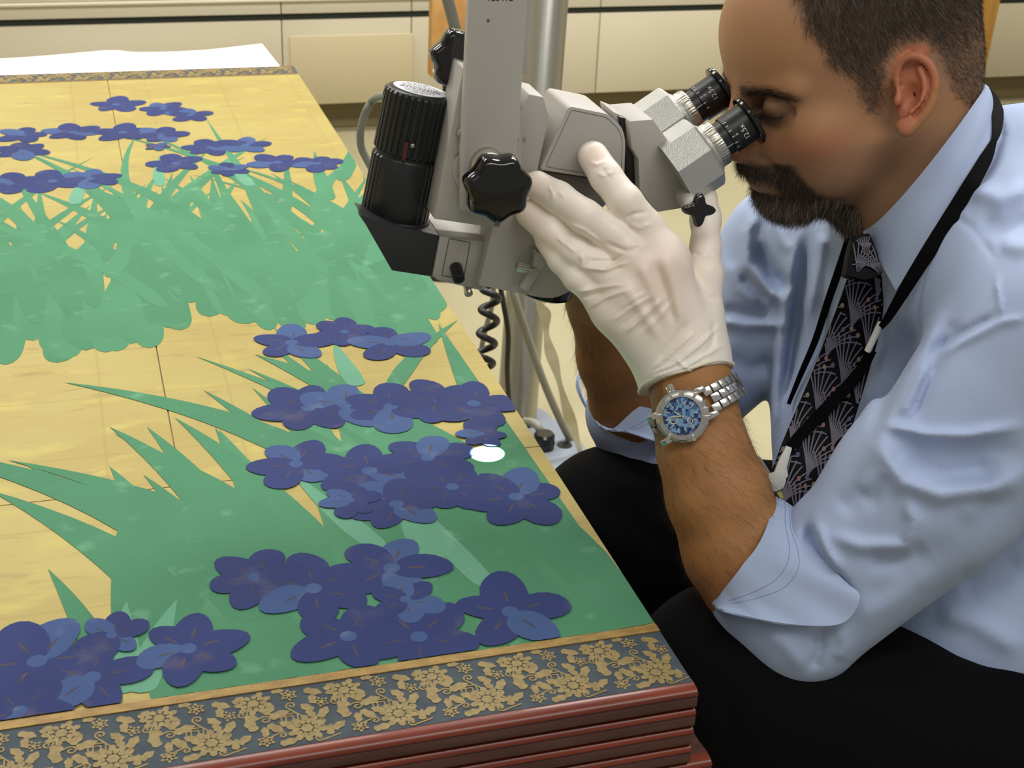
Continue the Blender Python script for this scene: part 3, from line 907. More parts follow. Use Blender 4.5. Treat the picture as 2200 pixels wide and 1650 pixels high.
def smin(a, b, k):
    h = np.maximum(k - np.abs(a - b), 0) / k
    return np.minimum(a, b) - h * h * k * .25


class Field:
    def __init__(s): s.items = []; s.folds = []

    def add(s, fn, c, rad, k=.0, sub=False): s.items.append((fn, np.asarray(c, np.float32), rad, k, sub)); return s

    def seg(s, a, b, ra, rb, k=1., sub=False):
        a = np.asarray(a, np.float32); b = np.asarray(b, np.float32); ba = b - a; n2 = float(ba @ ba) + 1e-9

        def fn(P):
            Q = P - a; t = np.clip(Q @ ba / n2, 0, 1)
            Q = Q - t[:, None] * ba
            return np.sqrt(np.einsum('ij,ij->i', Q, Q)) - (ra + (rb - ra) * t)
        return s.add(fn, (a + b) / 2, math.sqrt(n2) / 2 + max(ra, rb), k, sub)

    def line(s, pts, k=.6, kj=.4, sub=False):
        """pts = [(point, radius)]; a chain joined softly"""
        for (a, ra), (b, rb) in zip(pts[:-1], pts[1:]): s.seg(a, b, ra, rb, k, sub); k = kj
        return s

    def ell(s, c, axes, r, k=1., sub=False):
        c = np.asarray(c, np.float32); A = np.asarray(axes, np.float32); r = np.asarray(r, np.float32)

        def fn(P):
            q = (P - c) @ A.T / r; k0 = np.sqrt(np.einsum('ij,ij->i', q, q)) + 1e-6
            q2 = q / r; k1 = np.sqrt(np.einsum('ij,ij->i', q2, q2)) + 1e-6
            return k0 * (k0 - 1) / k1
        return s.add(fn, c, float(max(r)), k, sub)

    def fold(s, pts, amp, w, dmax=9.): s.folds.append((np.array(pts, np.float32), amp, w, dmax)); return s

    def eval(s, P, cull=True):
        P = P.astype(np.float32); lo, hi = P.min(0), P.max(0); cc = (lo + hi) / 2; cr = float(np.linalg.norm(hi - lo)) / 2
        d = np.full(len(P), 60., np.float32)
        for fn, c, rad, k, sub in s.items:
            if cull and float(np.linalg.norm(c - cc)) - rad - cr > max(3.2, k + 1.): continue
            v = fn(P)
            if sub: d = -smin(-d, v, k) if k else np.maximum(d, -v)
            else: d = smin(d, v, k) if k else np.minimum(d, v)
        if s.folds:
            px = 1100 + FPX * P[:, 0] / -P[:, 2]; py = 825 - FPX * P[:, 1] / -P[:, 2]; Q = np.stack([px, py], 1)
            ql, qh = Q.min(0), Q.max(0)
            for pts, amp, w, dmax in s.folds:
                if np.any(pts.min(0) - 2.6 * w > qh) or np.any(pts.max(0) + 2.6 * w < ql) or -hi[2] > dmax * 100: continue
                best = np.full(len(Q), 1e9, np.float32); tt = np.zeros(len(Q), np.float32); n = len(pts) - 1
                for i in range(n):
                    a, b = pts[i], pts[i + 1]; ba = b - a; t = np.clip((Q - a) @ ba / (ba @ ba + 1e-6), 0, 1)
                    e = Q - a - t[:, None] * ba; e2 = np.einsum('ij,ij->i', e, e); mk_ = e2 < best
                    best = np.where(mk_, e2, best); tt = np.where(mk_, (i + t) / n, tt)
                fade = np.clip(np.minimum(tt, 1 - tt) * 5 + .12, 0, 1)
                d = d - amp * fade * np.exp(-best / (w * w))
        return d

    def depth(s, px, py, d0=.85, d1=1.6, st=.003):
        """distance at which the line of sight first meets the shape"""
        ds = np.arange(d0, d1, st); v = s.eval(np.array([pc(px, py, q) for q in ds]), False)
        i = np.argmax(v < 0)
        if v[i] >= 0: return None
        return float(ds[i] - st * (-v[i]) / (v[i - 1] - v[i] + 1e-9)) if i else float(ds[0])


CORN = np.array([(i, j, k) for i in (0, 1) for j in (0, 1) for k in (0, 1)])
EDG = [(a, b) for a in range(8) for b in range(a + 1, 8) if np.abs(CORN[a] - CORN[b]).sum() == 1]


def isosurface(F, lo, hi, h, B=8):
    lo = np.asarray(lo, float); hi = np.asarray(hi, float); s = B * h
    nb = np.ceil((hi - lo) / s).astype(int)
    bi = np.stack(np.meshgrid(*[np.arange(n) for n in nb], indexing='ij'), -1).reshape(-1, 3)
    sup = (bi // 4) @ np.array([1, 1000, 1000000]); order = np.argsort(sup, kind='stable'); bi = bi[order]; sup = sup[order]
    cut = np.flatnonzero(np.diff(sup)) + 1
    keep = []
    for blk in np.split(np.arange(len(bi)), cut):
        v = F.eval(lo + (bi[blk] + .5) * s)
        keep.append(blk[np.abs(v) < s * 1.75])
    bi = bi[np.concatenate(keep)]
    g = np.arange(B + 1); gg = np.stack(np.meshgrid(g, g, g, indexing='ij'), -1).reshape(-1, 3)
    NX = (nb * B + 2).astype(np.int64)
    ckeys = []; cpts = []; quads = []
    key = lambda q: (q[..., 0].astype(np.int64) * NX[1] + q[..., 1]) * NX[2] + q[..., 2]
    for i0 in range(0, len(bi), 24):
        bb = bi[i0:i0 + 24]
        base = bb[:, None, :] * B + gg[None]
        V = F.eval((lo + base.reshape(-1, 3) * h)).reshape(len(bb), B + 1, B + 1, B + 1)
        I = V < 0
        C8 = np.stack([V[:, i:i + B, j:j + B, k:k + B] for i, j, k in CORN], -1)
        n_in = (C8 < 0).sum(-1); act = (n_in > 0) & (n_in < 8)
        if not act.any(): continue
        idx = np.argwhere(act); vals = C8[act]; acc = np.zeros((len(idx), 3)); cnt = np.zeros(len(idx))
        for a, b in EDG:
            va, vb = vals[:, a], vals[:, b]; m_ = (va < 0) != (vb < 0); t = np.where(m_, va / np.where(m_, va - vb, 1), 0)
            acc += np.where(m_[:, None], CORN[a] + t[:, None] * (CORN[b] - CORN[a]), 0); cnt += m_
        gc = bb[idx[:, 0]] * B + idx[:, 1:]
        ckeys.append(key(gc)); cpts.append(lo + (gc + acc / cnt[:, None]) * h)
        for ax in range(3):
            e = [slice(0, B)] * 3; e2 = list(e); e2[ax] = slice(1, B + 1)
            a = I[(slice(None), *e)]; b = I[(slice(None), *e2)]; x = np.argwhere(a != b)
            if not len(x): continue
            gp = bb[x[:, 0]] * B + x[:, 1:]; flip = a[a != b]
            u, w = np.zeros(3, int), np.zeros(3, int); u[(ax + 1) % 3] = 1; w[(ax + 2) % 3] = 1
            q = np.stack([gp - u - w, gp - w, gp, gp - u], 1); q[~flip] = q[~flip][:, ::-1]
            quads.append(key(q))
    ck = np.concatenate(ckeys); P = np.concatenate(cpts); o = np.argsort(ck); ck = ck[o]; P = P[o]
    Q = np.concatenate(quads); pos = np.clip(np.searchsorted(ck, Q), 0, len(ck) - 1); ok = (ck[pos] == Q).all(1)
    return P, pos[ok]


def quads_mesh(name, P, Q, mat, parent, colors=None, label=None, smooth_it=0, decim=None):
    """P in camera centimetres"""
    Wd = to_world(P); me = bpy.data.meshes.new(name); nv, nf = len(Wd), len(Q)
    me.vertices.add(nv); me.vertices.foreach_set('co', Wd.astype(np.float32).ravel())
    me.loops.add(nf * 4); me.loops.foreach_set('vertex_index', Q.astype(np.int32).ravel())
    me.polygons.add(nf); me.polygons.foreach_set('loop_start', np.arange(0, nf * 4, 4, dtype=np.int32))
    me.polygons.foreach_set('use_smooth', np.ones(nf, bool))
    me.update(calc_edges=True)
    if colors is not None:
        ca = me.color_attributes.new('Col', 'FLOAT_COLOR', 'POINT'); cc = np.ones((nv, 4), np.float32); cc[:, :3] = colors
        ca.data.foreach_set('color', cc.ravel())
    return link(name, me, mat, parent, label)


def relax(P, Q, it=2, lam=.5):
    n = len(P)
    a = np.concatenate([Q[:, [0, 1]], Q[:, [1, 2]], Q[:, [2, 3]], Q[:, [3, 0]]]); a = np.concatenate([a, a[:, ::-1]])
    deg = np.bincount(a[:, 0], minlength=n)[:, None].astype(float) + 1e-9
    for _ in range(it):
        S = np.stack([np.bincount(a[:, 0], P[a[:, 1], k], n) for k in range(3)], 1)
        P = P + lam * (S / deg - P)
    return P


def normals(F, P, e=.05):
    N_ = np.zeros_like(P)
    for s_ in range(0, len(P), 20000):
        p = P[s_:s_ + 20000]
        for k in range(3):
            dv = np.zeros(3); dv[k] = e
            N_[s_:s_ + 20000, k] = F.eval(p + dv, False) - F.eval(p - dv, False)
    return N_ / (np.linalg.norm(N_, axis=1)[:, None] + 1e-9)


def strands(name, P, D1, D2, length, width, mat, parent, colors, label=None):
    """P roots, D1 start direction, D2 end direction; camera centimetres; one fine tapered strip each"""
    n = len(P); view = -P / np.linalg.norm(P, axis=1)[:, None]
    ts = np.array([0, .35, .7, 1.]); rows = []
    for t in ts:
        C_ = P + (D1 * (t - .5 * t * t)[..., None] if False else D1 * (t - .5 * t * t) + D2 * (.5 * t * t)) * (2 * length[:, None] * .75)
        rows.append(C_)
    V = np.zeros((n, 7, 3)); side = np.cross(D1 + D2 * .5, view + rng.normal(0, .5, (n, 3))); side /= np.linalg.norm(side, axis=1)[:, None] + 1e-9
    for i, t in enumerate(ts[:3]):
        w_ = (width * (1 - .75 * t))[:, None] * .5
        V[:, 2 * i] = rows[i] - side * w_; V[:, 2 * i + 1] = rows[i] + side * w_
    V[:, 6] = rows[3]
    o = (np.arange(n) * 7)[:, None]
    q = np.concatenate([o + np.array([[0, 1, 3, 2]]), o + np.array([[2, 3, 5, 4]])]); t3 = o + np.array([[4, 5, 6]])
    me = bpy.data.meshes.new(name); Wd = to_world(V.reshape(-1, 3))
    me.vertices.add(n * 7); me.vertices.foreach_set('co', Wd.astype(np.float32).ravel())
    me.loops.add(n * 11); me.loops.foreach_set('vertex_index', np.concatenate([q.ravel(), t3.ravel()]).astype(np.int32))
    me.polygons.add(n * 3); me.polygons.foreach_set('loop_start', np.concatenate([np.arange(0, n * 8, 4), n * 8 + np.arange(0, n * 3, 3)]).astype(np.int32))
    me.polygons.foreach_set('use_smooth', np.ones(n * 3, bool)); me.update(calc_edges=True)
    ca = me.color_attributes.new('Col', 'FLOAT_COLOR', 'POINT'); cc = np.ones((n * 7, 4), np.float32); cc[:, :3] = np.repeat(colors, 7, 0)
    ca.data.foreach_set('color', cc.ravel())
    ob = link(name, me, mat, parent, label); ob['kind'] = 'stuff'; return ob


def L3(*c): return np.array(lin(*c)[:3])


def nrm(v): v = np.asarray(v, float); return v / np.linalg.norm(v)
# ------------------------------------------------------------------ the man
HF = nrm((-.87, -.42, .14)); HL_ = np.array([.30, -.39, .87]); HL_ = nrm(HL_ - HF * (HL_ @ HF)); HU = np.cross(HF, HL_)
HT = pc(1935, 215, 1.06) - 7.4 * HL_
HA = np.array([HF, HL_, HU])


def hd(x, y, z): return HT + x * HF + y * HL_ + z * HU


def head_local(P): return (np.asarray(P) - HT) @ HA.T


BODY = Field()


ZK = .78
zc = lambda q: (q[0], q[1], q[2] if q[2] > 3 else 3 + (q[2] - 3) * ZK)


def h_ell(c, r, k, rot=0., sub=False, both=False, ax=None):
    c = zc(c)
    for sg in ((1, -1) if both else (1,)):
        A = HA.copy()
        if rot:
            cs, sn = math.cos(rot), math.sin(rot); A = np.array([HA[0] * cs + HA[2] * sn, HA[1], HA[2] * cs - HA[0] * sn])
        BODY.ell(hd(c[0], c[1] * sg, c[2]), A, r, k, sub)


def h_seg(a, b, ra, rb, k, sub=False, both=False):
    a, b = zc(a), zc(b)
    for sg in ((1, -1) if both else (1,)): BODY.seg(hd(a[0], a[1] * sg, a[2]), hd(b[0], b[1] * sg, b[2]), ra, rb, k, sub)


h_ell((-1.45, 0, 4.3), (10.1, 7.5, 8.9), .1)                       # skull
h_ell((4.0, 0, 5.4), (4.7, 5.6, 5.2), 2.)
h_ell((-5.6, 0, -2.1), (5.4, 5.6, 5.0), 2.)                     # nape                       # brow of the forehead
h_ell((3.6, 0, -2.8), (6.2, 6.1, 6.6), 2.)                      # face
h_seg((1.2, 4.6, -5.8), (7.1, 1.5, -9.4), 1.9, 1.7, 2.2, both=True)   # jaw
h_ell((7.2, 0, -9.0), (2.0, 2.2, 1.7), 1.4)                     # chin
h_ell((5.6, 4.6, -1.6), (2.0, 1.8, 1.6), 1.6, both=True)        # cheekbones
h_ell((4.6, 4.4, -5.2), (2.8, 1.9, 3.0), 2.0, both=True)        # cheeks
h_seg((7.9, .8, 3.5), (6.7, 4.7, 3.3), .85, .75, 1.2, both=True)      # brow ridge
h_ell((9.1, 3.1, 1.5), (2.2, 1.85, 1.3), .8, sub=True, both=True)    # sockets
h_ell((7.45, 3.1, 1.35), (1.28, 1.35, 1.22), .25, both=True)     # lidded eyes
h_seg((8.6, 1.9, 1.15), (7.6, 4.3, 1.25), .22, .20, .25, both=True)
h_seg((8.7, 1.7, .6), (7.3, 4.2, .45), .30, .3, .5, both=True)        # under-eye fold
h_seg((8.7, 0, 2.6), (11.1, 0, -1.6), .62, .95, .9)             # nose bridge
h_ell((11.4, 0, -2.0), (1.05, 1.0, .9), .8)
h_ell((10.35, 1.25, -2.5), (1.05, .75, .8), .5, both=True)      # wings
h_ell((10.6, .62, -3.35), (.55, .30, .35), .2, sub=True, both=True)    # nostrils
h_ell((8.3, 0, -5.2), (1.9, 2.7, 1.9), 1.2)                     # muzzle
h_seg((9.7, .4, -5.35), (8.3, 2.5, -5.9), .42, .22, .4, both=True)    # upper lip
h_seg((9.45, .3, -6.85), (8.2, 2.3, -6.2), .50, .22, .4, both=True)    # lower lip
h_seg((10.3, 0, -6.1), (8.4, 2.9, -6.05), .12, .1, .3, sub=True, both=True)
h_seg((10.2, 1.9, -2.6), (8.2, 3.7, -5.6), .15, .12, .6, sub=True, both=True)  # nasolabial fold
# ear (both sides), helix given on the near side
hel = [(1936, 204, 1.055), (1925, 170, 1.053), (1934, 134, 1.048), (1964, 120, 1.043), (1996, 137, 1.041), (2009, 178, 1.043), (2000, 222, 1.046), (1978, 256, 1.049), (1950, 279, 1.053), (1935, 270, 1.056)]
ant = [(1975, 146, 1.046), (1986, 178, 1.045), (1978, 214, 1.046), (1956, 240, 1.049)]
for sg in (1, -1):
    mir = lambda p: hd(*(lambda q: (q[0], q[1] * sg, q[2]))(head_local(pc(*p))))
    e_c = head_local(pc(1966, 198, 1.054)); eu = nrm(head_local(pc(1968, 125, 1.045)) - head_local(pc(1945, 275, 1.053))); en = nrm(np.cross(eu, head_local(pc(2008, 180, 1.043)) - head_local(pc(1935, 205, 1.057))))
    eb = np.cross(en, eu)
    A = np.array([[v[0], v[1] * sg, v[2]] for v in (eu, eb, en)]) @ HA
    BODY.ell(hd(e_c[0], e_c[1] * sg, e_c[2]), A, (2.75, 1.45, .42), .5)
    cpt = catmull([mir(p) for p in hel], 3); rr = np.interp(np.linspace(0, 1, len(cpt)), [0, .1, .3, .6, .85, 1], [.16, .24, .31, .30, .38, .40])
    BODY.line([(p, r_) for p, r_ in zip(cpt, rr)], .25, .12)
    cpt = catmull([mir(p) for p in ant], 3)
    BODY.line([(p, .22) for p in cpt], .3, .12)
    c_ = e_c + np.array([0, .50, 0]); c2 = head_local(pc(1955, 205, 1.050))
    BODY.ell(hd(c2[0], c2[1] * sg, c2[2]), A, (1.0, .74, .82), .35, True)
    tr = head_local(pc(1929, 214, 1.054)); BODY.ell(hd(tr[0], tr[1] * sg, tr[2]), A, (.55, .32, .40), .4)
    lo_ = head_local(pc(1948, 272, 1.053)); BODY.ell(hd(lo_[0], lo_[1] * sg, lo_[2]), A, (.75, .62, .38), .4)
# neck, trunk and arms
BODY.seg(hd(-2.6, 0, -3.5), pc(2085, 440, 1.155), 5.5, 6.3, 2.5)
BODY.seg(hd(1.0, 0, -6.5), pc(1960, 470, 1.15), 4.2, 4.5, 2.5)
BODY.seg(pc(2130, 600, 1.17), pc(2100, 1250, 1.22), 8.5, 10.5, 4.)
BODY.line([(pc(2130, 580, 1.15), 5.), (pc(2280, 720, 1.02), 4.8), (pc(1700, 1330, 1.055), 3.9)], 3., 1.)
ARM = [(1690, 1345, 1.06, 3.7), (1640, 1270, 1.065, 4.05), (1586, 1180, 1.065, 4.0), (1541, 1060, 1.062, 3.7), (1510, 965, 1.060, 3.25), (1494, 885, 1.06, 2.95), (1480, 810, 1.06, 2.85)]
BODY.line([(pc(*a[:3]), a[3]) for a in ARM], 1.2, 1.0)
BODY.line([(pc(1480, 810, 1.06), 2.85), (pc(1462, 720, 1.058), 2.5), (pc(1425, 610, 1.058), 2.2)], 1., .8)
BODY.line([(pc(2080, 560, 1.18), 5.), (pc(1700, 550, 1.335), 4.8), (pc(1400, 950, 1.335), 4.2)], 3., 1.)
RARM = [(1392, 955, 1.33, 4.2), (1366, 870, 1.31, 4.05), (1328, 765, 1.28, 3.55), (1292, 655, 1.24, 2.8), (1266, 590, 1.22, 2.6), (1236, 520, 1.205, 2.2)]
BODY.line([(pc(*a[:3]), a[3]) for a in RARM], 1.2, 1.)

Pb, Qb = isosurface(BODY, (-2, -32, -150), (58, 42, -88), .17)
Pb = relax(Pb, Qb, 1, .4)
# skin colours; the shade of the eye hollows is painted in
LSC[0] = .72
ql = head_local(Pb); x, y, z = ql[:, 0], np.abs(ql[:, 1]), ql[:, 2]
pxb = 1100 + FPX * Pb[:, 0] / -Pb[:, 2]; pyb = 825 - FPX * Pb[:, 1] / -Pb[:, 2]
SK, SKR = L3(198, 148, 106), L3(204, 120, 86)
LSC[0] = .92
SKA = L3(184, 132, 82)
LSC[0] = .72
HAIRC, STUB = L3(52, 42, 36), L3(136, 108, 86)


def sstep(a, b, v): t = np.clip((v - a) / (b - a), 0, 1); return t * t * (3 - 2 * t)


def mixv(c, target, f): return c * (1 - f[:, None]) + target * f[:, None]


near_head = (z > -12) & (y < 9.5) & (x > -13) & (x < 14) & (pyb < 520)
zh = z.copy(); z = np.where(z > 3, z, 3 + (z - 3) / ZK)
col = np.tile(SKA, (len(Pb), 1))
col = mixv(col, SK, near_head.astype(float))
# hairline as seen from the side, in head centimetres (x forward, z up)
hair_out = [(3.2, 16), (4.2, 10.8), (5.2, 7.2), (4.5, 6.3), (4.4, 4.6), (3.0, 3.0), (2.4, .2), (1.45, -.9), (.95, .4), (.8, 3.2), (-.6, 4.6), (-3.2, 3.6), (-4.4, 1.2), (-5.2, -2.2), (-6.4, -4.0), (-8.5, -5.0), (-14, -5.0), (-14, 16)]


def inside(px_, pz_, poly):
    r_ = np.zeros(len(px_), bool); n = len(poly)
    for i in range(n):
        (x1, y1), (x2, y2) = poly[i], poly[(i + 1) % n]
        c_ = ((y1 > pz_) != (y2 > pz_)) & (px_ < (x2 - x1) * (pz_ - y1) / (y2 - y1 + 1e-9) + x1); r_ ^= c_
    return r_


hm = sum(inside(x + rng.normal(0, .3, len(x)), zh + rng.normal(0, .3, len(x)), hair_out).astype(float) for _ in range(6)) / 6 * near_head
earm = near_head & (np.hypot(pxb - 1968, (pyb - 195) * .62) < 62) & (y > 7.2)
hm = np.where(earm, 0, hm)
nz1 = np.sin(x * 2.1 + z * 1.3) * np.sin(y * 1.9 - z * 1.1) * .5 + .5
col = mixv(col, L3(206, 150, 116), near_head * .25 * nz1)
col = mixv(col, SKR, near_head * .55 * np.exp(-(((x - 7) / 2.4) ** 2 + ((z + 2.6) / 1.8) ** 2)) * (y > 2))
col = mixv(col, SKR, near_head * .6 * np.exp(-(((x - 11) / 1.5) ** 2 + ((z + 2.2) / 1.3) ** 2)))
col = mixv(col, L3(222, 132, 100), earm * .75)
stub = near_head * sstep(-2.5, -5.0, z - (x - 4) * .25) * sstep(-9, -1, x) * (z > -16) * .45
col = mixv(col, STUB, stub)
goat = near_head * (sstep(-3.7, -4.3, z) * sstep(-14.5, -13.5, z)) * sstep(4.4, 5.8, x + .15 * (z + 9)) * sstep(4.9, 3.9, y + .22 * (z + 4))
goat = np.maximum(goat, near_head * sstep(-8.3, -9.3, z - (x - 5) * .05) * sstep(3.0, 4.4, x) * sstep(5.0, 4.2, y))
lipm = near_head * sstep(-5.5, -5.9, z) * sstep(-7.9, -7.3, z) * sstep(2.7, 2.2, y) * (x > 7.2)
soul = near_head * np.exp(-(((z + 7.5) / .55) ** 2)) * (y > .6) * (y < 2.4)
goat = goat * (1 - .93 * np.clip(lipm, 0, 1))
col = mixv(col, L3(70, 54, 44), goat * .85)
col = mixv(col, L3(172, 112, 88), near_head * np.exp(-((z + 6.45) / .45) ** 2) * (y < 2.4) * (x > 7.6) * .7)
col = mixv(col, L3(84, 58, 48), near_head * .75 * np.exp(-(((z - 1.2) / .9) ** 2)) * (y > 1.2) * (y < 4.9) * (x > 6.3))  # shade in the eye hollows, painted into the skin
col = mixv(col, HAIRC, hm * (.50 + .32 * sstep(1, 6, zh)))
arm_m = (~near_head)
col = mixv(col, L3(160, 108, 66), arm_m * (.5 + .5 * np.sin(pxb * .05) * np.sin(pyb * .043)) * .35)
col = mixv(col, L3(120, 80, 54), arm_m * ((pxb < 1425) & (pyb < 960)) * .55)  # far forearm coloured darker

LSC[0] = .85
man = thing('person', 'man in blue shirt, tie and white gloves leaning into the microscope eyepieces', 'person', (.55, .28, FZ))
m_skin = vcol_material('skin', .5, .35, sss=.12, bump=.12, bscale=700)
m_hair = vcol_material('hair_strands', .55, .3)
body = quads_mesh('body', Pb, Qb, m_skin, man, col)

# hair, brows, beard and arm hair: fine strands rooted on the skin
NB = normals(BODY, Pb)


def scatter(mask, n):
    idx = np.flatnonzero(rng.random(len(Pb)) < 0) if mask.sum() == 0 else rng.choice(len(Pb), n, p=mask / mask.sum())
    return Pb[idx] + rng.normal(0, .06, (n, 3)), NB[idx], idx


def dirs(Nn, T, lift, jit):
    T = np.asarray(T, float)
    if T.ndim == 1: T = np.tile(T, (len(Nn), 1))
    t = T - Nn * np.einsum('ij,ij->i', T, Nn)[:, None]; t /= np.linalg.norm(t, axis=1)[:, None] + 1e-9
    d = t + Nn * lift + rng.normal(0, jit, Nn.shape); return d / np.linalg.norm(d, axis=1)[:, None]


hmask = hm * np.where((pyb > -60) & (ql[:, 1] > -2), 1., .45)
P_, N_, ix = scatter(hmask ** 1.5, 24000)
lz = zh[ix]; ln = np.clip(.30 + .10 * (lz - 1), .25, 1.6) * rng.uniform(.7, 1.15, len(ix))
cg = rng.random(len(ix))[:, None]; colh = (L3(38, 32, 28) * (1 - cg) + L3(82, 69, 56) * cg); gm = rng.random(len(ix)) < .05; colh[gm] = L3(140, 130, 120)
flow = np.outer(np.clip((lz - 3) * .10, 0, .8) - .35, HF) - np.outer(np.ones(len(ix)), HU) * .8
strands('hair', P_, dirs(N_, flow, .45, .30), dirs(N_, flow, .22, .35), ln, np.full(len(ix), .022), m_hair, body, colh)
gmask = goat * (goat > .25) * (ql[:, 1] > -4.2)
P_, N_, ix = scatter(gmask, 11000)
ln = np.where(z[ix] < -8, rng.uniform(.5, 1.1, len(ix)), rng.uniform(.35, .75, len(ix)))
cg = rng.random(len(ix)); colg = L3(34, 26, 22) + (L3(66, 52, 42) - L3(34, 26, 22)) * cg[:, None]; gr = (rng.random(len(ix)) < np.where(z[ix] < -8, .42, .08)); colg[gr] = L3(150, 136, 120)
fl = -HU * .9 + HF * .45
strands('beard', P_, dirs(N_, fl, .7, .3), dirs(N_, fl, .3, .4), ln, np.full(len(ix), .020), m_hair, body, colg)
bm_ = near_head * np.exp(-((z - 3.35 + .09 * (y - 2.5) ** 2 * (y > 2.5)) / .34) ** 2) * (y > .8) * (y < 5.2) * (x > 6.2)
P_, N_, ix = scatter(bm_, 1600)
strands('eyebrow', P_, dirs(N_, HL_ * .9 - HF * .4 + HU * .25, .3, .2), dirs(N_, HL_ * .9 - HF * .5 - HU * .15, .1, .2), rng.uniform(.35, .75, len(ix)), np.full(len(ix), .020), m_hair, body, np.tile(L3(44, 34, 28), (len(ix), 1)))
lm = near_head * np.exp(-((z - 1.05) / .10) ** 2) * (y > 2.0) * (y < 4.4) * (x > 7.6)
if lm.sum() > 0:
    P_, N_, ix = scatter(lm, 260)
    strands('eyelashes', P_, dirs(N_, HF * .4 - HU * .5, .8, .15), dirs(N_, HF * .8 + HU * .1, .7, .15), rng.uniform(.5, .8, len(ix)), np.full(len(ix), .02), m_hair, body, np.tile(L3(24, 18, 16), (len(ix), 1)))
am = arm_m * (pyb > 815) * (pyb < 1300) * (pxb > 1400) * (pxb < 1720) * (-Pb[:, 2] < 109)
P_, N_, ix = scatter(am.astype(float), 2600)
ad = nrm(pc(1545, 1060, 1.06) - pc(1494, 885, 1.06)); ac = nrm(np.cross(ad, (0, 0, 1)))
strands('arm_hair', P_, dirs(N_, ad * .75 - ac * .6, .22, .3), dirs(N_, ad * .9 - ac * .5, .10, .45), rng.uniform(.7, 1.5, len(ix)), np.full(len(ix), .0095), m_hair, body, np.tile(L3(62, 42, 28), (len(ix), 1)))
am = arm_m * (pyb > 640) * (pyb < 860) * (pxb < 1300) * (pxb > 1200)
P_, N_, ix = scatter(am.astype(float), 700)
ad = nrm(pc(1366, 870, 1.31) - pc(1292, 655, 1.24))
strands('arm_hair', P_, dirs(N_, ad, .3, .25), dirs(N_, ad, .15, .4), rng.uniform(.6, 1.2, len(ix)), np.full(len(ix), .012), m_hair, body, np.tile(L3(44, 32, 24), (len(ix), 1)))
# ------------------------------------------------------------------ shirt, trousers
LSC[0] = 1.0
S = Field()
S.seg(pc(2130, 560, 1.17), pc(2085, 1250, 1.215), 10.6, 14.5, 1.)
S.ell(pc(2255, 560, 1.17), np.eye(3), (12, 12, 12), 6.)
S.seg(pc(2262, 620, 1.21), pc(2190, 1240, 1.24), 11.0, 12.5, 6.)
S.ell(pc(2050, 1330, 1.20), np.eye(3), (13, 8, 12), 4.)
S.line([(pc(2200, 620, 1.06), 8.5), (pc(2290, 730, 1.0), 7.6), (pc(1985, 1055, 1.03), 6.5), (pc(1720, 1320, 1.05), 4.9)], 4., 1.5)
S.seg(pc(1705, 1345, 1.05), pc(1652, 1298, 1.060), 4.1, 4.35, 1.5)
S.ell(pc(1752, 1112, 1.045), np.eye(3), (1.3, 1.1, 1.6), 1.2)
S.line([(pc(2080, 580, 1.18), 8.5), (pc(1700, 548, 1.335), 6.5), (pc(1545, 760, 1.34), 5.6), (pc(1405, 940, 1.335), 4.9), (pc(1368, 886, 1.32), 4.75)], 5., 1.2)
S.seg(pc(1832, 640, 1.28), pc(1806, 1010, 1.28), 5.8, 6.0, 3.)
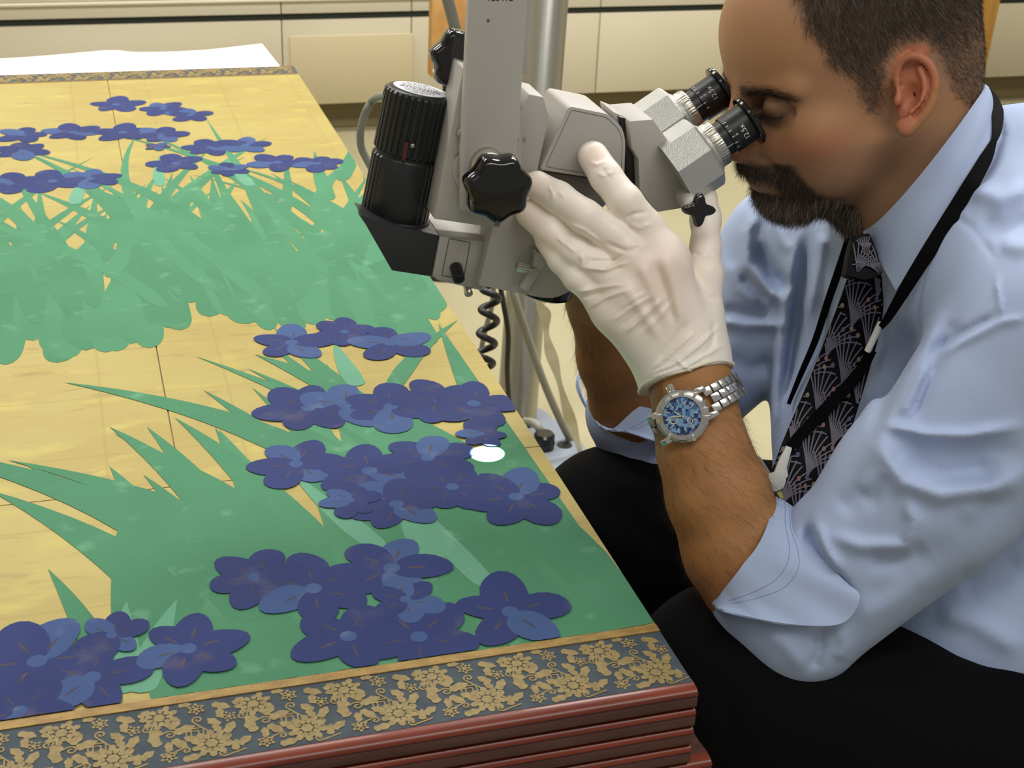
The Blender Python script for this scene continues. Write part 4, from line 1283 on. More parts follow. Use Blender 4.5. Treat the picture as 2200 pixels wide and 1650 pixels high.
for pts, a, w in (
    # left sleeve
    ([(1896, 915), (1945, 922), (1990, 934), (2080, 936), (2200, 914)], .50, 13), ([(1930, 955), (2040, 982), (2200, 962)], -.40, 26),
    ([(1908, 925), (1903, 985), (1940, 1035), (2020, 1062), (2130, 1047), (2210, 1008)], .62, 22), ([(1945, 985), (2030, 1020), (2150, 1000)], -.55, 24),
    ([(1780, 1150), (1850, 1174), (1945, 1174), (1965, 1120), (1945, 1070)], .42, 16), ([(1860, 1205), (1930, 1208), (1990, 1170)], -.35, 22),
    ([(1800, 1100), (1850, 1060), (1900, 1075)], -.25, 26),
    ([(1735, 1125), (1742, 1170), (1775, 1225), (1830, 1275)], -.75, 14), ([(1752, 1120), (1772, 1180), (1810, 1230)], .35, 12),
    ([(1760, 1340), (1762, 1390), (1745, 1440)], -.30, 12), ([(1800, 1340), (1815, 1390), (1800, 1420)], .18, 16), ([(1640, 1345), (1690, 1390), (1730, 1440)], .14, 18),
    ([(1835, 1330), (1920, 1290), (2010, 1220)], .16, 26), ([(1850, 1290), (1940, 1240), (2050, 1150)], -.16, 30),
    ([(2060, 1120), (2120, 1060), (2200, 1035)], .22, 22),
    # arm hole and chest
    ([(2018, 768), (2060, 738), (2150, 692), (2210, 682)], .20, 9), ([(2010, 752), (2060, 720), (2150, 674)], -.22, 9),
    ([(2018, 768), (1985, 835), (1962, 900)], -.26, 14), ([(1996, 775), (1965, 840), (1935, 900)], .30, 12), ([(2030, 660), (1965, 770), (1900, 915), (1850, 1020)], .40, 20), ([(2060, 690), (2000, 780)], -.2, 16),
    ([(1990, 690), (1930, 810), (1870, 950)], -.38, 18), ([(1955, 640), (1900, 760), (1850, 900)], .22, 18),
    ([(2140, 590), (2146, 640), (2150, 676)], .16, 5), ([(2010, 440), (2090, 490), (2140, 560)], -.12, 6),
    ([(2080, 400), (2150, 425), (2215, 400)], .45, 24), ([(2100, 480), (2160, 490), (2215, 470)], -.30, 22), ([(2150, 520), (2190, 530), (2215, 525)], .3, 20),
    ([(2140, 240), (2152, 290), (2130, 350), (2090, 420)], -.30, 8),
    # right sleeve
    ([(1642, 425), (1606, 500), (1606, 570), (1650, 625), (1690, 655)], .55, 14), ([(1622, 520), (1660, 590), (1700, 625)], -.70, 16), ([(1590, 590), (1650, 650)], -.3, 14),
    ([(1545, 688), (1600, 700), (1690, 698)], .42, 12), ([(1550, 665), (1600, 672), (1660, 668)], -.30, 12), ([(1560, 770), (1610, 790), (1660, 780)], -.35, 18), ([(1560, 730), (1620, 745), (1680, 735)], .12, 20),
    ([(1560, 560), (1590, 620), (1640, 660)], .25, 14),
    # far chest
    ([(1712, 490), (1697, 600), (1680, 720), (1665, 860), (1660, 980)], .45, 13), ([(1736, 500), (1726, 600), (1706, 740), (1690, 860)], -.50, 14), ([(1768, 500), (1762, 560), (1738, 680)], .35, 12), ([(1660, 470), (1680, 520), (1700, 540)], .2, 12),
    ([(1330, 985), (1380, 1000), (1430, 990)], .2, 10),
    # belly
    ([(1900, 1000), (1850, 1060)], .2, 18), ([(2010, 1310), (2100, 1340), (2200, 1400)], .4, 26), ([(2060, 1270), (2130, 1250), (2200, 1190)], -.35, 30),
): S.fold(pts, a * 1.45, w)
m_shirt = material('blue_cotton', lin(172, 188, 220), .72, spec=.2, col2=lin(166, 182, 214), nscale=16, bump=.12, bscale=1500)
Ps, Qs = isosurface(S, (-2, -34, -152), (64, 27, -84), .21)
Ps = relax(Ps, Qs, 1, .5)
shirt = quads_mesh('shirt', Ps, Qs, m_shirt, man)

T = Field()
T.seg(pc(2310, 1730, 1.12), pc(1585, 1490, 1.10), 10.5, 8.4, 1.)
T.seg(pc(2150, 1260, 1.33), pc(1330, 1152, 1.33), 10., 8.2, 2.)
T.ell(pc(2240, 1560, 1.28), np.eye(3), (13, 11, 13), 6.)
FLC = to_cam(np.array([[0, 0, FZ + .055]]))[0]


def drop(p, z):
    w_ = to_world(p); return to_cam(np.array([w_[0], w_[1], z])), w_


k1, w1 = drop(pc(1585, 1490, 1.10), FZ + .10); k2, w2 = drop(pc(1330, 1152, 1.33), FZ + .10)
T.seg(pc(1585, 1490, 1.10), k1, 8.2, 6.6, 2.); T.seg(pc(1330, 1152, 1.33), k2, 8.0, 6.6, 2.)
for pts, a, w in (([(1250, 990), (1330, 1040), (1440, 1060)], .3, 20), ([(1290, 1080), (1400, 1150), (1480, 1200)], -.35, 24), ([(1500, 1430), (1560, 1520), (1600, 1640)], -.3, 24), ([(1700, 1480), (1900, 1540), (2050, 1640)], .3, 30), ([(1990, 1320), (2060, 1400), (2160, 1440)], -.4, 20), ([(1800, 1420), (1960, 1500), (2180, 1560)], -.3, 28)):
    T.fold(pts, a, w)
LSC[0] = .7
m_tr = material('black_wool', lin(11, 11, 13), .9, spec=.12, bump=.2, bscale=1200)
lo_ = np.minimum(k1, k2) - 10
Pt, Qt = isosurface(T, (-6, lo_[1], lo_[2] - 26), (62, -6, -86), .55)
trousers = quads_mesh('trousers', relax(Pt, Qt, 2, .5), Qt, m_tr, man)
m_shoe = material('black_leather', lin(18, 17, 16), .3)
for w_ in (w1, w2):
    bm = bmesh.new(); bmesh.ops.create_uvsphere(bm, u_segments=24, v_segments=12, radius=1)
    for v in bm.verts:
        x_, y_, z_ = v.co
        v.co = (w_[0] - .055 + x_ * .145, w_[1] + y_ * (.048 + .008 * -x_), FZ + max(.001, .045 + z_ * (.055 + .015 * x_) - .0))
    from_bm('shoe', bm, m_shoe, man, 60)

LSC[0] = 1.0
# turned-back cuffs


CUFFS = []


def cuff(ra, rb, name, nrow=9, bulge=.3, flare=.9):
    A_ = closed_spline([pc(*p) for p in ra], 8); B_ = closed_spline([pc(*p) for p in rb], 8); G = []
    cen = (A_.mean(0) + B_.mean(0)) / 2
    for t in np.linspace(0, 1, nrow):
        C_ = A_ * (1 - t) + B_ * t; o_ = C_ - cen; o_ /= np.linalg.norm(o_, axis=1)[:, None]
        G.append(to_world(C_ + o_ * bulge * math.sin(math.pi * t) + o_ * .05 * math.sin(t * 9) + np.outer(np.sin(np.linspace(0, 50, len(C_))), (0, 0, .07 * t)) + np.array([0, 0, flare * t * t])))
    CUFFS.append(G); return grid_shell(name, G, .0016, m_shirt, shirt, closed=True)


cu = cuff([(1658, 1068, 1.062), (1653, 1112, 1.036), (1640, 1150, 1.020), (1622, 1182, 1.015), (1602, 1206, 1.014), (1580, 1236, 1.016), (1560, 1262, 1.024), (1540, 1288, 1.040), (1536, 1262, 1.085), (1585, 1175, 1.112), (1640, 1095, 1.098)],
          [(1735, 1120, 1.068), (1754, 1186, 1.020), (1812, 1248, 1.000), (1840, 1281, .992), (1806, 1333, .994), (1716, 1339, 1.000), (1630, 1327, 1.008), (1546, 1305, 1.030), (1560, 1285, 1.090), (1640, 1215, 1.122), (1705, 1150, 1.105)], 'cuff')
cuff([(1424, 836, 1.292), (1362, 882, 1.262), (1308, 924, 1.272), (1266, 880, 1.31), (1246, 806, 1.345), (1300, 780, 1.362), (1385, 800, 1.34)],
     [(1442, 890, 1.292), (1428, 950, 1.262), (1345, 925, 1.258), (1288, 912, 1.31), (1240, 822, 1.352), (1320, 800, 1.385), (1410, 850, 1.36)], 'cuff', bulge=.15, flare=.2)


def on_surf(px, py, lift, fields=(S,), dflt=1.1, d0=.85):
    v = [f.depth(px, py, d0) for f in fields]; v = [q for q in v if q]
    return (min(v) if v else dflt) - lift


# stitched seams on the cuff
m_seam = material('seam_stitch', lin(132, 148, 188), .8)
for G_, r0 in ((CUFFS[0], 66), (CUFFS[1], 44)):
    for t_ in (.30, .40, .93):
        i_ = t_ * 8; i0 = int(i_); f_ = i_ - i0; i1 = min(i0 + 1, 8)
        P_ = np.array(G_[i0]) * (1 - f_) + np.array(G_[i1]) * f_; c_ = P_.mean(0); o_ = P_ - c_
        tube('seam', P_[:r0] + o_[:r0] / np.linalg.norm(o_[:r0], axis=1)[:, None] * .0009, .00028, m_seam, shirt, 6)

# collar: one leaf on the near side, running round the neck
ctop = [(2040, 178, 1.205), (2090, 172, 1.165), (2112, 188, 1.125), (2090, 228, 1.085), (2030, 312, 1.058), (1960, 400, 1.060), (1895, 470, 1.082), (1856, 498, 1.112)]
cbot = [(2090, 215, 1.225), (2128, 205, 1.175), (2146, 232, 1.118), (2130, 300, 1.066), (2078, 400, 1.036), (2018, 492, 1.034), (1968, 568, 1.046), (1927, 624, 1.062)]
a_ = catmull([pc(*p) for p in ctop], 6); b_ = catmull([pc(*p) for p in cbot], 6); G = []
for t in np.linspace(0, 1, 9):
    C_ = a_ * (1 - t) + b_ * t; C_[:, 2] += .35 * math.sin(math.pi * min(1, t * 1.3)); G.append(to_world(C_))
collar = grid_shell('collar', G, .0022, m_shirt, shirt)
a_ = catmull([pc(*p) for p in [(1850, 492, 1.14), (1832, 470, 1.19), (1815, 470, 1.23)]], 6); b_ = catmull([pc(*p) for p in [(1832, 540, 1.15), (1822, 530, 1.19), (1800, 520, 1.23)]], 6)
grid_shell('collar', [to_world(a_ * (1 - t) + b_ * t) for t in np.linspace(0, 1, 5)], .002, m_shirt, shirt)

# tie
LSC[0] = .75
m_tie = material('tie_silk', lin(12, 11, 16), .6, spec=.12, bump=.2, bscale=1600)
m_fan = material('tie_fan', lin(112, 106, 122), .5)
m_pink = material('tie_pink', lin(166, 112, 108), .6); m_lil = material('tie_lilac', lin(98, 96, 136), .6); m_crm = material('tie_cream', lin(150, 138, 112), .6)
tl = [(1822, 592), (1806, 640), (1780, 710), (1745, 800), (1702, 900), (1668, 985), (1650, 1060), (1690, 1125)]
tr_ = [(1893, 592), (1896, 660), (1884, 730), (1850, 850), (1822, 940), (1800, 1010), (1772, 1080), (1712, 1150)]
ty = [530, 640, 740, 850, 950, 1050, 1120]; td = []
for y_ in ty:
    xl = np.interp(y_, [p[1] for p in tl], [p[0] for p in tl]); xr = np.interp(y_, [p[1] for p in tr_], [p[0] for p in tr_])
    td.append(min(on_surf(xl + (xr - xl) * s_, y_, .006, (S, T), 1.2, 1.08) for s_ in (.1, .5, .9)))
td = np.array(td); cf_ = np.polyfit(np.array(ty), td, 2); off_ = min(0, float(np.min(td - np.polyval(cf_, ty))))
tie_d = lambda y_: float(np.polyval(cf_, y_)) + off_ * .6
L_ = catmull(np.array(tl, float), 5); R_ = catmull(np.array(tr_, float), 5)
G = [[at(*(l * (1 - s_) + r_ * s_), tie_d((l * (1 - s_) + r_ * s_)[1]) - .002 * math.sin(math.pi * s_)) for s_ in np.linspace(0, 1, 7)] for l, r_ in zip(L_, R_)]
tie = grid_shell('tie', G, .003, m_tie, man)
kn = roundpoly([(1836, 508), (1868, 500), (1884, 540), (1897, 590), (1860, 602), (1818, 592), (1826, 545)], 7)
from_bm('knot', bm_prism([at(x, y, tie_d(592) - .014 + (592 - y) * .0001) for x, y in kn], CF * .018, .004, 3), m_tie, tie)
tpoly = [tuple(p) for p in L_] + [tuple(p) for p in R_[::-1]]


def in_poly(x, y, poly): return bool(inside(np.array([x]), np.array([y]), poly)[0])


def strip(V, Fc, pts, w0, w1, lift, poly=None, dfun=None):
    poly = poly or tpoly; dfun = dfun or tie_d
    pts = [p for p in pts if in_poly(p[0], p[1], poly)]
    if len(pts) < 2: return
    pts = np.array(pts); Tn = np.gradient(pts, axis=0); Tn /= np.linalg.norm(Tn, axis=1)[:, None] + 1e-9; o_ = len(V)
    for i, (p, t) in enumerate(zip(pts, Tn)):
        w_ = w0 + (w1 - w0) * i / (len(pts) - 1)
        for sg in (-1, 1):
            q = p + np.array([-t[1], t[0]]) * w_ * sg
            V.append(at(q[0], q[1], dfun(q[1]) - .0018 - lift - .0022))
    for i in range(len(pts) - 1): Fc.append((o_ + 2 * i, o_ + 2 * i + 1, o_ + 2 * i + 3, o_ + 2 * i + 2))


V = []; Fc = []; FV = {0: ([], []), 1: ([], []), 2: ([], [])}
row = 0
for by in range(640, 1330, 64):
    row += 1
    for bx in np.arange(1400, 1980, 88):
        x0 = bx + (row % 2) * 44 - (by - 640) * .16
        for k in range(10):
            u_ = k / 9; an = math.radians(-16 + 92 * u_); ln_ = 122 * (1 - .30 * u_)
            pts = []
            for t in np.linspace(0, 1, 9):
                th = an * (.25 + .75 * t ** .8)
                pts.append((x0 + ln_ * t * math.sin(th * .95) * (.62 + .3 * u_), by - ln_ * t * math.cos(th) ** .8 if math.cos(th) > 0 else by))
            strip(V, Fc, pts, 1.5, 1.6, 0)
        for k in range(4):
            cx_, cy_ = x0 + (2, 20, 34, 16)[k], by - (124, 126, 112, 108)[k]
            for j in range(4):
                a2 = j * 1.57 + k; vv, ff = FV[(row + k) % 3]
                strip(vv, ff, [(cx_ + 4 * math.cos(a2) * q, cy_ + 5 * math.sin(a2) * q) for q in (0, .5, 1)], 2.6, 2.4, .0001)
for x0, y0, b0_ in ((1842, 584, .55), (1890, 588, -.55), (1862, 545, -.1)):
    for k in range(8):
        an = b0_ - .7 + k * .2
        strip(V, Fc, [(x0 + 62 * t * math.sin(an * (.5 + .5 * t)), y0 - 62 * t * math.cos(an * (.5 + .5 * t))) for t in np.linspace(0, 1, 6)], 1.8, 1.1, 0, kn, lambda y_: tie_d(592) - .0105)
mk('fan_pattern', V, Fc, m_fan, tie, 0)['kind'] = 'stuff'
for k, mt_ in enumerate((m_pink, m_lil, m_crm)):
    if FV[k][1]: mk('flower_pattern', FV[k][0], FV[k][1], mt_, tie, 0)['kind'] = 'stuff'

LSC[0] = 1.0
# ------------------------------------------------------------------ gloves
GV = Field()
dl = lambda x, y, off: float(prj(on_l(x, y, off))[2])
d_i = dl(1268, 330, .038) - .0105; d_m = dl(1150, 395, .038) - .0105; d_r = dl(1135, 460, .040) - .0105; d_p = dl(1165, 515, .052) - .0125
fing = [
    [(1274, 336, d_i, 1.12), (1302, 380, d_i - .006, 1.16), (1344, 434, d_i - .012, 1.22), (1388, 492, 1.036, 1.36), (1432, 562, 1.036, 1.5)],
    [(1154, 398, d_m, 1.05), (1200, 424, d_m - .006, 1.12), (1258, 466, d_m - .012, 1.2), (1318, 508, 1.032, 1.22), (1384, 575, 1.034, 1.5)],
    [(1136, 459, d_r, .98), (1180, 496, d_r - .007, 1.08), (1232, 540, d_r - .012, 1.06), (1285, 572, 1.036, 1.2), (1345, 625, 1.036, 1.5)],
    [(1172, 520, d_p, .74), (1204, 560, d_p - .003, .88), (1240, 598, d_p - .004, .96), (1282, 630, 1.042, 1.15), (1318, 668, 1.042, 1.4)],
]
wr = (1474, 806, 1.060)
for f in fing: GV.line([(pc(*p[:3]), p[3]) for p in f], .35, .35)
for f, r0, r1 in zip(fing, (1.55, 1.55, 1.5, 1.4), (2.3, 2.5, 2.4, 2.1)):
    e = f[-1]; tx = {0: 1488, 1: 1470, 2: 1455, 3: 1432}[fing.index(f)]
    GV.seg(pc(*e[:3]), pc(tx, 790, 1.060), r0, r1, 1.3)
GV.seg(pc(1385, 600, 1.048), pc(1470, 700, 1.058), 1.6, 2.2, 1.5)
GV.line([(pc(1515, 424, 1.086), .92), (pc(1516, 470, 1.078), 1.08), (pc(1516, 530, 1.068), 1.08), (pc(1512, 590, 1.060), 1.35), (pc(1502, 680, 1.058), 1.75), (pc(1502, 800, 1.060), 2.0)], .6, .6)
GV.seg(pc(1475, 770, 1.060), pc(1476, 850, 1.060), 2.95, 3.12, 1.5)
nrm_cut = nrm(pc(1482, 840, 1.058) - pc(1470, 760, 1.062)); nrm_cut = nrm(nrm_cut + np.array([.15, -.05, .10])); ccut = pc(1475, 806, 1.045)
GV.add(lambda P: -((P - ccut.astype(np.float32)) @ nrm_cut.astype(np.float32)), ccut, 60, 0, True)
for pts, a, w in (
    ([(1250, 575), (1300, 580), (1350, 562)], .14, 4), ([(1262, 560), (1310, 562), (1345, 545)], -.10, 4), ([(1300, 520), (1345, 540), (1390, 530)], -.10, 5),
    ([(1315, 692), (1350, 665), (1400, 635)], .07, 4), ([(1342, 718), (1380, 682), (1430, 636)], .08, 4), ([(1388, 712), (1418, 680), (1448, 642)], .06, 4), ([(1332, 662), (1365, 640), (1390, 628)], .05, 4), ([(1330, 705), (1365, 674), (1410, 640)], -.05, 5), ([(1365, 716), (1400, 682), (1440, 644)], -.05, 5),
    ([(1262, 662), (1300, 640), (1350, 622)], .10, 4), ([(1240, 628), (1290, 618), (1340, 610)], .10, 4), ([(1250, 640), (1300, 626)], -.08, 4),
    ([(1388, 808), (1450, 782), (1505, 740), (1545, 700)], .12, 4), ([(1395, 800), (1440, 760), (1490, 715)], .11, 4), ([(1390, 815), (1470, 790), (1552, 742)], .12, 4), ([(1450, 770), (1480, 795), (1500, 806)], .09, 4), ([(1410, 780), (1450, 730), (1480, 690)], -.10, 7), ([(1500, 790), (1530, 740), (1535, 690)], -.08, 6),
    ([(1268, 348), (1282, 354), (1298, 346)], .06, 3), ([(1282, 372), (1298, 378), (1318, 368)], .06, 3), ([(1296, 360), (1300, 372), (1312, 384)], -.06, 3),
    ([(1178, 398), (1188, 416), (1186, 430)], .07, 3), ([(1200, 410), (1212, 424)], .06, 3), ([(1220, 480), (1255, 495), (1290, 520)], .09, 4), ([(1195, 510), (1215, 525), (1240, 545)], .07, 3), ([(1248, 545), (1252, 562), (1248, 580)], .10, 4),
    ([(1345, 470), (1360, 460), (1390, 455)], -.10, 4), ([(1350, 480), (1375, 490), (1400, 480)], .06, 4), ([(1490, 545), (1510, 552), (1535, 545)], -.07, 4), ([(1495, 620), (1520, 640), (1545, 640)], -.06, 5),
    ([(1370, 560), (1400, 620), (1430, 690)], .10, 12), ([(1425, 540), (1450, 620), (1465, 700)], .10, 13), ([(1405, 560), (1430, 630), (1450, 700)], -.12, 10), ([(1340, 610), (1380, 670), (1420, 730)], .08, 11),
): GV.fold(pts, a * 1.9, w)
Pg, Qg = isosurface(GV, (-2, -5, -114), (20, 21, -96), .11)
m_glv = vcol_material('latex', .42, .45, sss=.25, bump=.10, bscale=600)
gx = 1100 + FPX * Pg[:, 0] / -Pg[:, 2]; gy = 825 - FPX * Pg[:, 1] / -Pg[:, 2]
GC, GP, GW = L3(246, 236, 222), L3(244, 214, 198), L3(250, 244, 234)
gc = np.tile(GC, (len(Pg), 1))
gc = mixv(gc, GP, .55 * np.exp(-(((gx - 1420) / 90) ** 2 + ((gy - 580) / 80) ** 2)))
for f in fing: gc = mixv(gc, GP, .5 * np.exp(-(((gx - f[0][0]) / 26) ** 2 + ((gy - f[0][1]) / 26) ** 2)))
gc = mixv(gc, GW, .7 * sstep(700, 800, gy)); gc = mixv(gc, L3(220, 202, 182), .35 * np.exp(-(((gx - 1430) / 70) ** 2 + ((gy - 680) / 60) ** 2)))
glove = quads_mesh('glove', relax(Pg, Qg, 1, .35), Qg, m_glv, man, gc)
ux_ = nrm(np.cross(nrm_cut, (0, 0, 1.))); uy_ = np.cross(nrm_cut, ux_); cm = pc(1475, 806, 1.060); cm = cm - nrm_cut * ((cm - ccut) @ nrm_cut) - nrm_cut * .12
cutter = GV.items.pop(); fo_ = GV.folds; GV.folds = []; rim = []
for th in np.linspace(0, 2 * math.pi, 48, endpoint=False):
    dr_ = ux_ * math.cos(th) + uy_ * math.sin(th); rs = np.arange(1.2, 5, .04)
    v = GV.eval(np.array([cm + dr_ * r_ for r_ in rs]), False); i_ = int(np.argmax(v > 0)); rim.append(cm + dr_ * (rs[i_] - .02 + .05 * math.sin(3 * th) * 0))
GV.items.append(cutter); GV.folds = fo_
rim = np.array([p + nrm_cut * .10 * math.sin(4 * t_ + 1) for p, t_ in zip(rim, np.linspace(0, 6.283, 48, endpoint=False))])
rim = np.vstack([rim, rim[:2]])
m_rim = material('latex_rim', lin(238, 232, 208), .45)
tube('cuff_rim', to_world(rim), .0014, m_rim, glove, 8)
# the other hand, reaching round the far side of the instrument
G2 = Field(); w0 = (1266, 590, 1.222)
G2.seg(pc(1282, 630, 1.238), pc(1240, 530, 1.205), 2.85, 2.5, .1)
for tip, mid, kn_ in (((1120, 330, 1.172), (1150, 370, 1.190), (1200, 430, 1.204)), ((1100, 380, 1.172), (1135, 420, 1.190), (1190, 465, 1.206)), ((1095, 430, 1.172), (1130, 465, 1.190), (1185, 500, 1.208)), ((1110, 490, 1.176), (1140, 510, 1.190), (1190, 535, 1.210))):
    G2.line([(pc(*tip), .85), (pc(*mid), .95), (pc(*kn_), 1.15), (pc(1245, 530, 1.208), 1.7)], .4, .4)
G2.line([(pc(1250, 400, 1.176), .95), (pc(1256, 450, 1.190), 1.05), (pc(1255, 520, 1.208), 1.5)], .5, .5)
G2.add(lambda P: -((P - pc(1285, 640, 1.24).astype(np.float32)) @ nrm(pc(1328, 765, 1.28) - pc(1266, 590, 1.22)).astype(np.float32)), pc(1285, 640, 1.24), 60, 0, True)
Pg2, Qg2 = isosurface(G2, (-4, -1, -132), (12, 24, -108), .2)
quads_mesh('glove', relax(Pg2, Qg2, 1, .4), Qg2, m_glv, man, np.tile(GC, (len(Pg2), 1)))

# ------------------------------------------------------------------ wristwatch
m_wst = material('watch_steel', lin(196, 194, 188), .26, .9)
m_wbr = material('watch_polished', lin(214, 212, 208), .12, .95)
md = bpy.data.materials.new('watch_dial'); md.use_nodes = True
nt = md.node_tree; N = nt.nodes; b = N['Principled BSDF']; b.inputs['Roughness'].default_value = .4
tcd = N.new('ShaderNodeTexCoord'); vo = N.new('ShaderNodeTexVoronoi'); vo.inputs['Scale'].default_value = 420; vo.inputs['Randomness'].default_value = .35
rr_ = N.new('ShaderNodeValToRGB'); rr_.color_ramp.interpolation = 'CONSTANT'
rr_.color_ramp.elements[0].color = lin(30, 48, 96); rr_.color_ramp.elements[1].color = lin(120, 158, 196); rr_.color_ramp.elements[1].position = .55
e_ = rr_.color_ramp.elements.new(.34); e_.color = lin(64, 106, 158)
sp_ = N.new('ShaderNodeSeparateColor'); nt.links.new(tcd.outputs['Object'], vo.inputs['Vector']); nt.links.new(vo.outputs['Color'], sp_.inputs[0]); nt.links.new(sp_.outputs[0], rr_.inputs[0]); nt.links.new(rr_.outputs[0], b.inputs['Base Color'])
m_glow = material('watch_lume', lin(206, 206, 176), .4)
m_mag = material('watch_sub', lin(206, 120, 100), .5)
wd = BODY.depth(1470, 892)
WN = nrm((-.22, -.02, .97)); WB = np.array([.86, .50, .05]); WB = nrm(WB - WN * (WB @ WN)); WT = np.cross(WN, WB)
tw = lambda v: CR * v[0] + CU * v[1] - CF * v[2]
wn, wb, wt = tw(WN), tw(WB), tw(WT)
wc = at(1468, 893, wd) + wn * .0005
wat = thing('wristwatch', 'steel wristwatch with a blue dial on the bare left wrist', 'watch', wc)
cs = lathe('case', wc, wn, [(-.006, .0160), (.002, .0192), (.0055, .0194), (.0070, .0186)], m_wst, wat, 64, hint=wb)
bz = lathe('bezel', wc, wn, [(.0068, .0190), (.0078, .0190), (.0092, .0170), (.0094, .0138), (.0084, .0132)], m_wst, wat, 72, lambda th, i: 1 - .05 * (math.cos(6 * th) > .86) if i < 2 else 1, hint=wb, caps=False)
for k in range(6):
    a2 = math.radians(28 + 60 * k); u_ = wb * math.cos(a2) + wt * math.sin(a2); v_ = np.cross(wn, u_)
    c_ = wc + u_ * .0172 + wn * .0088
    bm = bm_prism([c_ + u_ * p + v_ * q for p, q in ((-.0022, -.0009), (.0026, -.0014), (.0026, .0014), (-.0022, .0009))], wn * .0011, .0003); from_bm('bezel_rider', bm, m_wbr, bz)
dlx = lathe('dial', wc, wn, [(.0085, .0132), (.0087, .0132)], md, wat, 48)
for k in range(12):
    a2 = math.radians(30 * k + 15); u_ = wb * math.cos(a2) + wt * math.sin(a2); v_ = np.cross(wn, u_); c_ = wc + u_ * .0100 + wn * .0089
    from_bm('hour_marker', bm_prism([c_ + u_ * p + v_ * q for p, q in ((-.0015, -.0003), (.0019, -.0003), (.0019, .0003), (-.0015, .0003))], wn * .0003), m_glow, dlx)
for a2, l_, w_ in ((155, .0085, .0007), (118, .0062, .0009), (290, .0095, .0003)):
    a2 = math.radians(a2); u_ = wb * math.cos(a2) + wt * math.sin(a2); v_ = np.cross(wn, u_); c_ = wc + wn * .0094
    from_bm('hand', bm_prism([c_ + u_ * p + v_ * q for p, q in ((-.002, -w_ / 2), (l_, -w_ / 2), (l_, w_ / 2), (-.002, w_ / 2))], wn * .0003), m_glow if w_ > .0004 else m_wbr, dlx)
for a2, r_, mt_ in ((170, .0010, m_mag), (175, .0030, None), (300, .0022, None)):
    u_ = wb * math.cos(math.radians(a2)) + wt * math.sin(math.radians(a2)); c_ = wc + u_ * (.0045 if r_ < .002 else .0066)
    lathe('subdial', c_, wn, [(.0087, r_), (.0089, r_)], mt_ or m_wst, dlx, 24) if mt_ else lathe('subdial', c_, wn, [(.0087, r_), (.0089, r_), (.0089, r_ * .75), (.0087, r_ * .75)], m_glow, dlx, 24, caps=False)
u_ = wb * math.cos(math.radians(83)) + wt * math.sin(math.radians(83))
lathe('crown', wc + u_ * .0190 + wn * .0035, u_, [(0, .0022), (.0008, .0030), (.0046, .0030), (.0054, .0022)], m_wbr, wat, 36, lambda th, i: 1 + .05 * math.cos(14 * th))
for sg in (1, -1):
    for q in (1, -1):
        c_ = wc + wb * sg * .0175 + wt * q * .0100
        pl = [c_ + wb * sg * a2 + wn * h_ for a2, h_ in ((-.006, .0060), (.002, .0062), (.0062, .0034), (.0066, .0005), (.002, .0008), (-.006, .0012))]
        from_bm('lug', bm_prism([p - wt * .0022 for p in pl], wt * .0044, .0006), m_wbr, wat)
# bracelet links round the wrist
AXW = nrm(pc(1494, 885, 1.06) - pc(1480, 810, 1.06)); wcen = to_world(pc(1489, 868, 1.060)); rw = .0318
nn_ = wn - wt * 0; wtt = nrm(np.cross(wn, wb))
rowsL = 26; outer = inner = None
cb = wc + wb * .0088 - wn * .0300
RX, RZ = .0362, .0318
for side, ang0 in ((1, .42), (-1, 1.16)):
    for k in range(14):
        a2 = ang0 + k * .205
        if a2 > (2.0 if side > 0 else 2.9): break
        cpos = cb + wb * side * math.sin(a2) * RX + wn * math.cos(a2) * RZ
        tdir = nrm(wb * side * math.cos(a2) * RX - wn * math.sin(a2) * RZ); ndir = nrm(np.cross(wtt, tdir)); ndir = ndir * (1 if ndir @ (cpos - cb) > 0 else -1)
        wl = .0098 - .0012 * min(1, k / 7)
        for j, (q0, q1) in enumerate(((-wl, -wl * .36), (-wl * .33, wl * .33), (wl * .36, wl))):
            sh = .0034 if j == 1 else 0
            pl = [cpos + tdir * (p + sh) + wtt * q for p, q in ((-.0032, q0), (.0032, q0), (.0032, q1), (-.0032, q1))]
            from_bm('link', bm_prism([p + ndir * .0010 for p in pl], -ndir * .0026, .0005), m_wst if j != 1 else m_wbr, wat)

# ------------------------------------------------------------------ lanyard and badge
m_strap = material('black_webbing', lin(9, 9, 11), .8, spec=.08, bump=.3, bscale=2500)
m_wpl = material('white_plastic', lin(222, 224, 216), .35)
m_clr = material('clear_plastic', lin(206, 210, 200), .25, spec=.6)
m_yel = material('badge_yellow', lin(206, 196, 90), .5)
lan = thing('lanyard', 'black neck lanyard with a white clip and a badge, hanging over the shirt and tie', 'lanyard', at(1800, 700, 1.1))


def strap(name, pts, w, lift, ds=None):
    P_ = []; q = catmull(np.array([p[:2] for p in pts], float), 5)
    ws = np.interp(np.linspace(0, 1, len(q)), np.linspace(0, 1, len(w)), w)
    dd = np.array([on_surf(x, y, lift, (S, BODY), 1.15) for x, y in q]) if ds is None else np.interp(np.linspace(0, 1, len(q)), np.linspace(0, 1, len(ds)), ds)
    if ds is None:
        kq = np.array([.25, .5, .25])
        for _ in range(3): dd = np.convolve(np.pad(dd, 1, mode='edge'), kq, 'valid')
    tn = np.gradient(q, axis=0); tn /= np.linalg.norm(tn, axis=1)[:, None]
    G = [[at(x - t[1] * w_ * s_, y + t[0] * w_ * s_, d_) for s_ in (-.5, 0, .5)] for (x, y), t, w_, d_ in zip(q, tn, ws, dd)]
    return grid_shell(name, G, .0016, m_strap, lan)


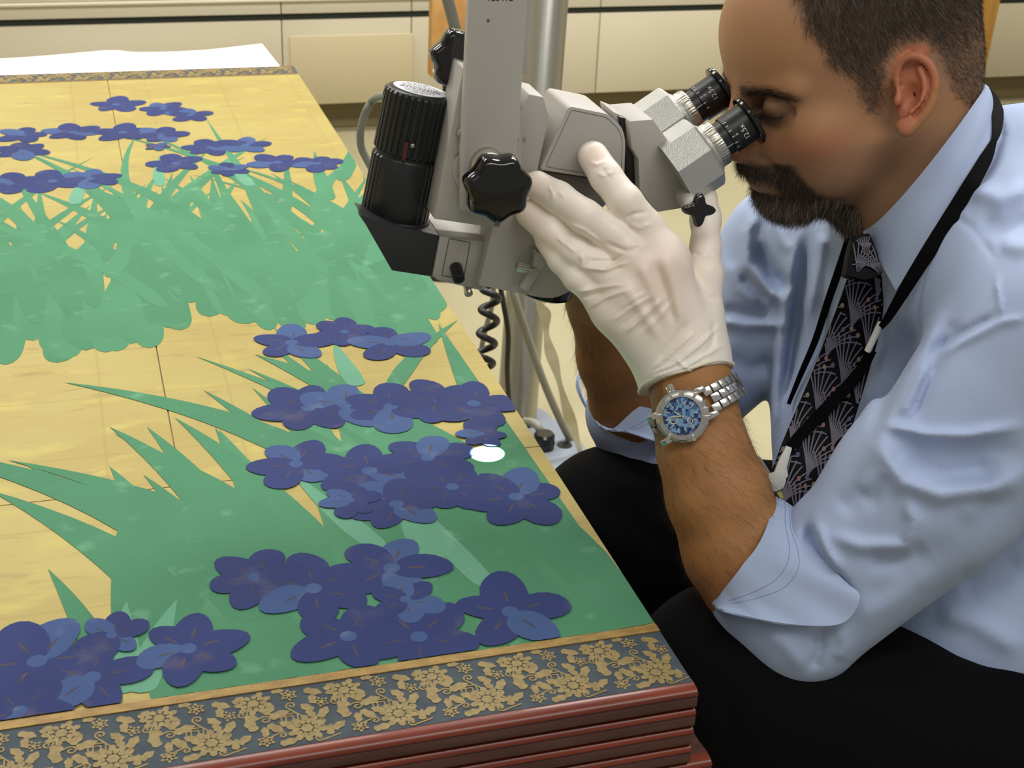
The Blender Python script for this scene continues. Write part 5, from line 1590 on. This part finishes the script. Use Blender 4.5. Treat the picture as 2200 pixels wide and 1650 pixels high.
strap('strap', [(2108, 186), (2128, 206), (2142, 240), (2142, 280), (2132, 312)], [12, 22, 28, 20, 10], .004, [1.150, 1.118, 1.090, 1.068, 1.055])
strap('strap', [(2136, 300), (2118, 340), (2085, 398), (2040, 470), (1995, 540), (1950, 612), (1908, 682), (1888, 708)], [12, 28, 34, 34, 32, 28, 18, 10], .009, [1.056, 1.044, 1.030, 1.024, 1.028, 1.040, 1.066, 1.085])
strap('strap', [(1824, 512), (1806, 570), (1778, 650), (1752, 730), (1722, 800), (1694, 868)], [16, 18, 16, 14, 12, 8], .006)
strap('strap', [(1874, 752), (1846, 800), (1800, 852), (1748, 905), (1706, 950), (1688, 985)], [20, 24, 26, 26, 22, 12], .004, [tie_d(752) - .009, tie_d(800) - .009, tie_d(850) - .009, tie_d(905) - .009, tie_d(950) - .009, tie_d(985) - .010])
pa, pb_ = at(1893, 694, 1.080), at(1864, 754, 1.092)
tube('toggle', [pa, pb_], .0026, m_wpl, lan, 14)
db = tie_d(1000) - .016
V2 = [(1690, 958), (1702, 962), (1690, 1006), (1694, 1022), (1672, 1048), (1654, 1036), (1666, 1010), (1676, 985)]
from_bm('badge_clip', bm_prism([at(x, y, db) for x, y in roundpoly(V2, 3)], CF * .004, .0008), m_wpl, lan)
from_bm('clip_block', bm_prism([at(x, y, db - .004) for x, y in roundpoly([(1652, 1020), (1674, 1012), (1690, 1030), (1684, 1048), (1664, 1058), (1648, 1040)], 4)], CF * .008, .0012), m_clr, lan)
from_bm('badge_card', bm_prism([at(x, y, d_) for x, y, d_ in ((1622, 978, db + .02), (1634, 982, db + .016), (1702, 1086, db), (1700, 1098, db), (1668, 1072, db + .01), (1640, 1030, db + .016))], CF * .0012, 0), m_clr, lan)
from_bm('badge_print', bm_prism([at(x, y, db - .0012) for x, y in ((1668, 1058), (1676, 1052), (1692, 1088), (1684, 1082))], CF * .0008, 0), m_yel, lan)

# ------------------------------------------------------------------ stool
m_seat = material('stool_seat', lin(88, 90, 94), .6)
sw = to_world(pc(2290, 1640, 1.27)); szz = FZ + .36
stl = thing('stool', 'low round grey stool under the seated man', 'stool', (sw[0], sw[1], FZ))
lathe('seat', (sw[0], sw[1], szz - .05), (0, 0, 1), [(0, .15), (.01, .165), (.04, .165), (.05, .15)], m_seat, stl, 48)
lathe('post', (sw[0], sw[1], FZ + .02), (0, 0, 1), [(0, .022), (szz - .05 - FZ - .02, .022)], m_leg, stl, 24)
for k in range(5):
    a2 = 2 * math.pi * k / 5 + .3; tube('foot', [np.array([sw[0], sw[1], FZ + .05]), np.array([sw[0] + .24 * math.cos(a2), sw[1] + .24 * math.sin(a2), FZ + .017])], .015, m_leg, stl, 12)
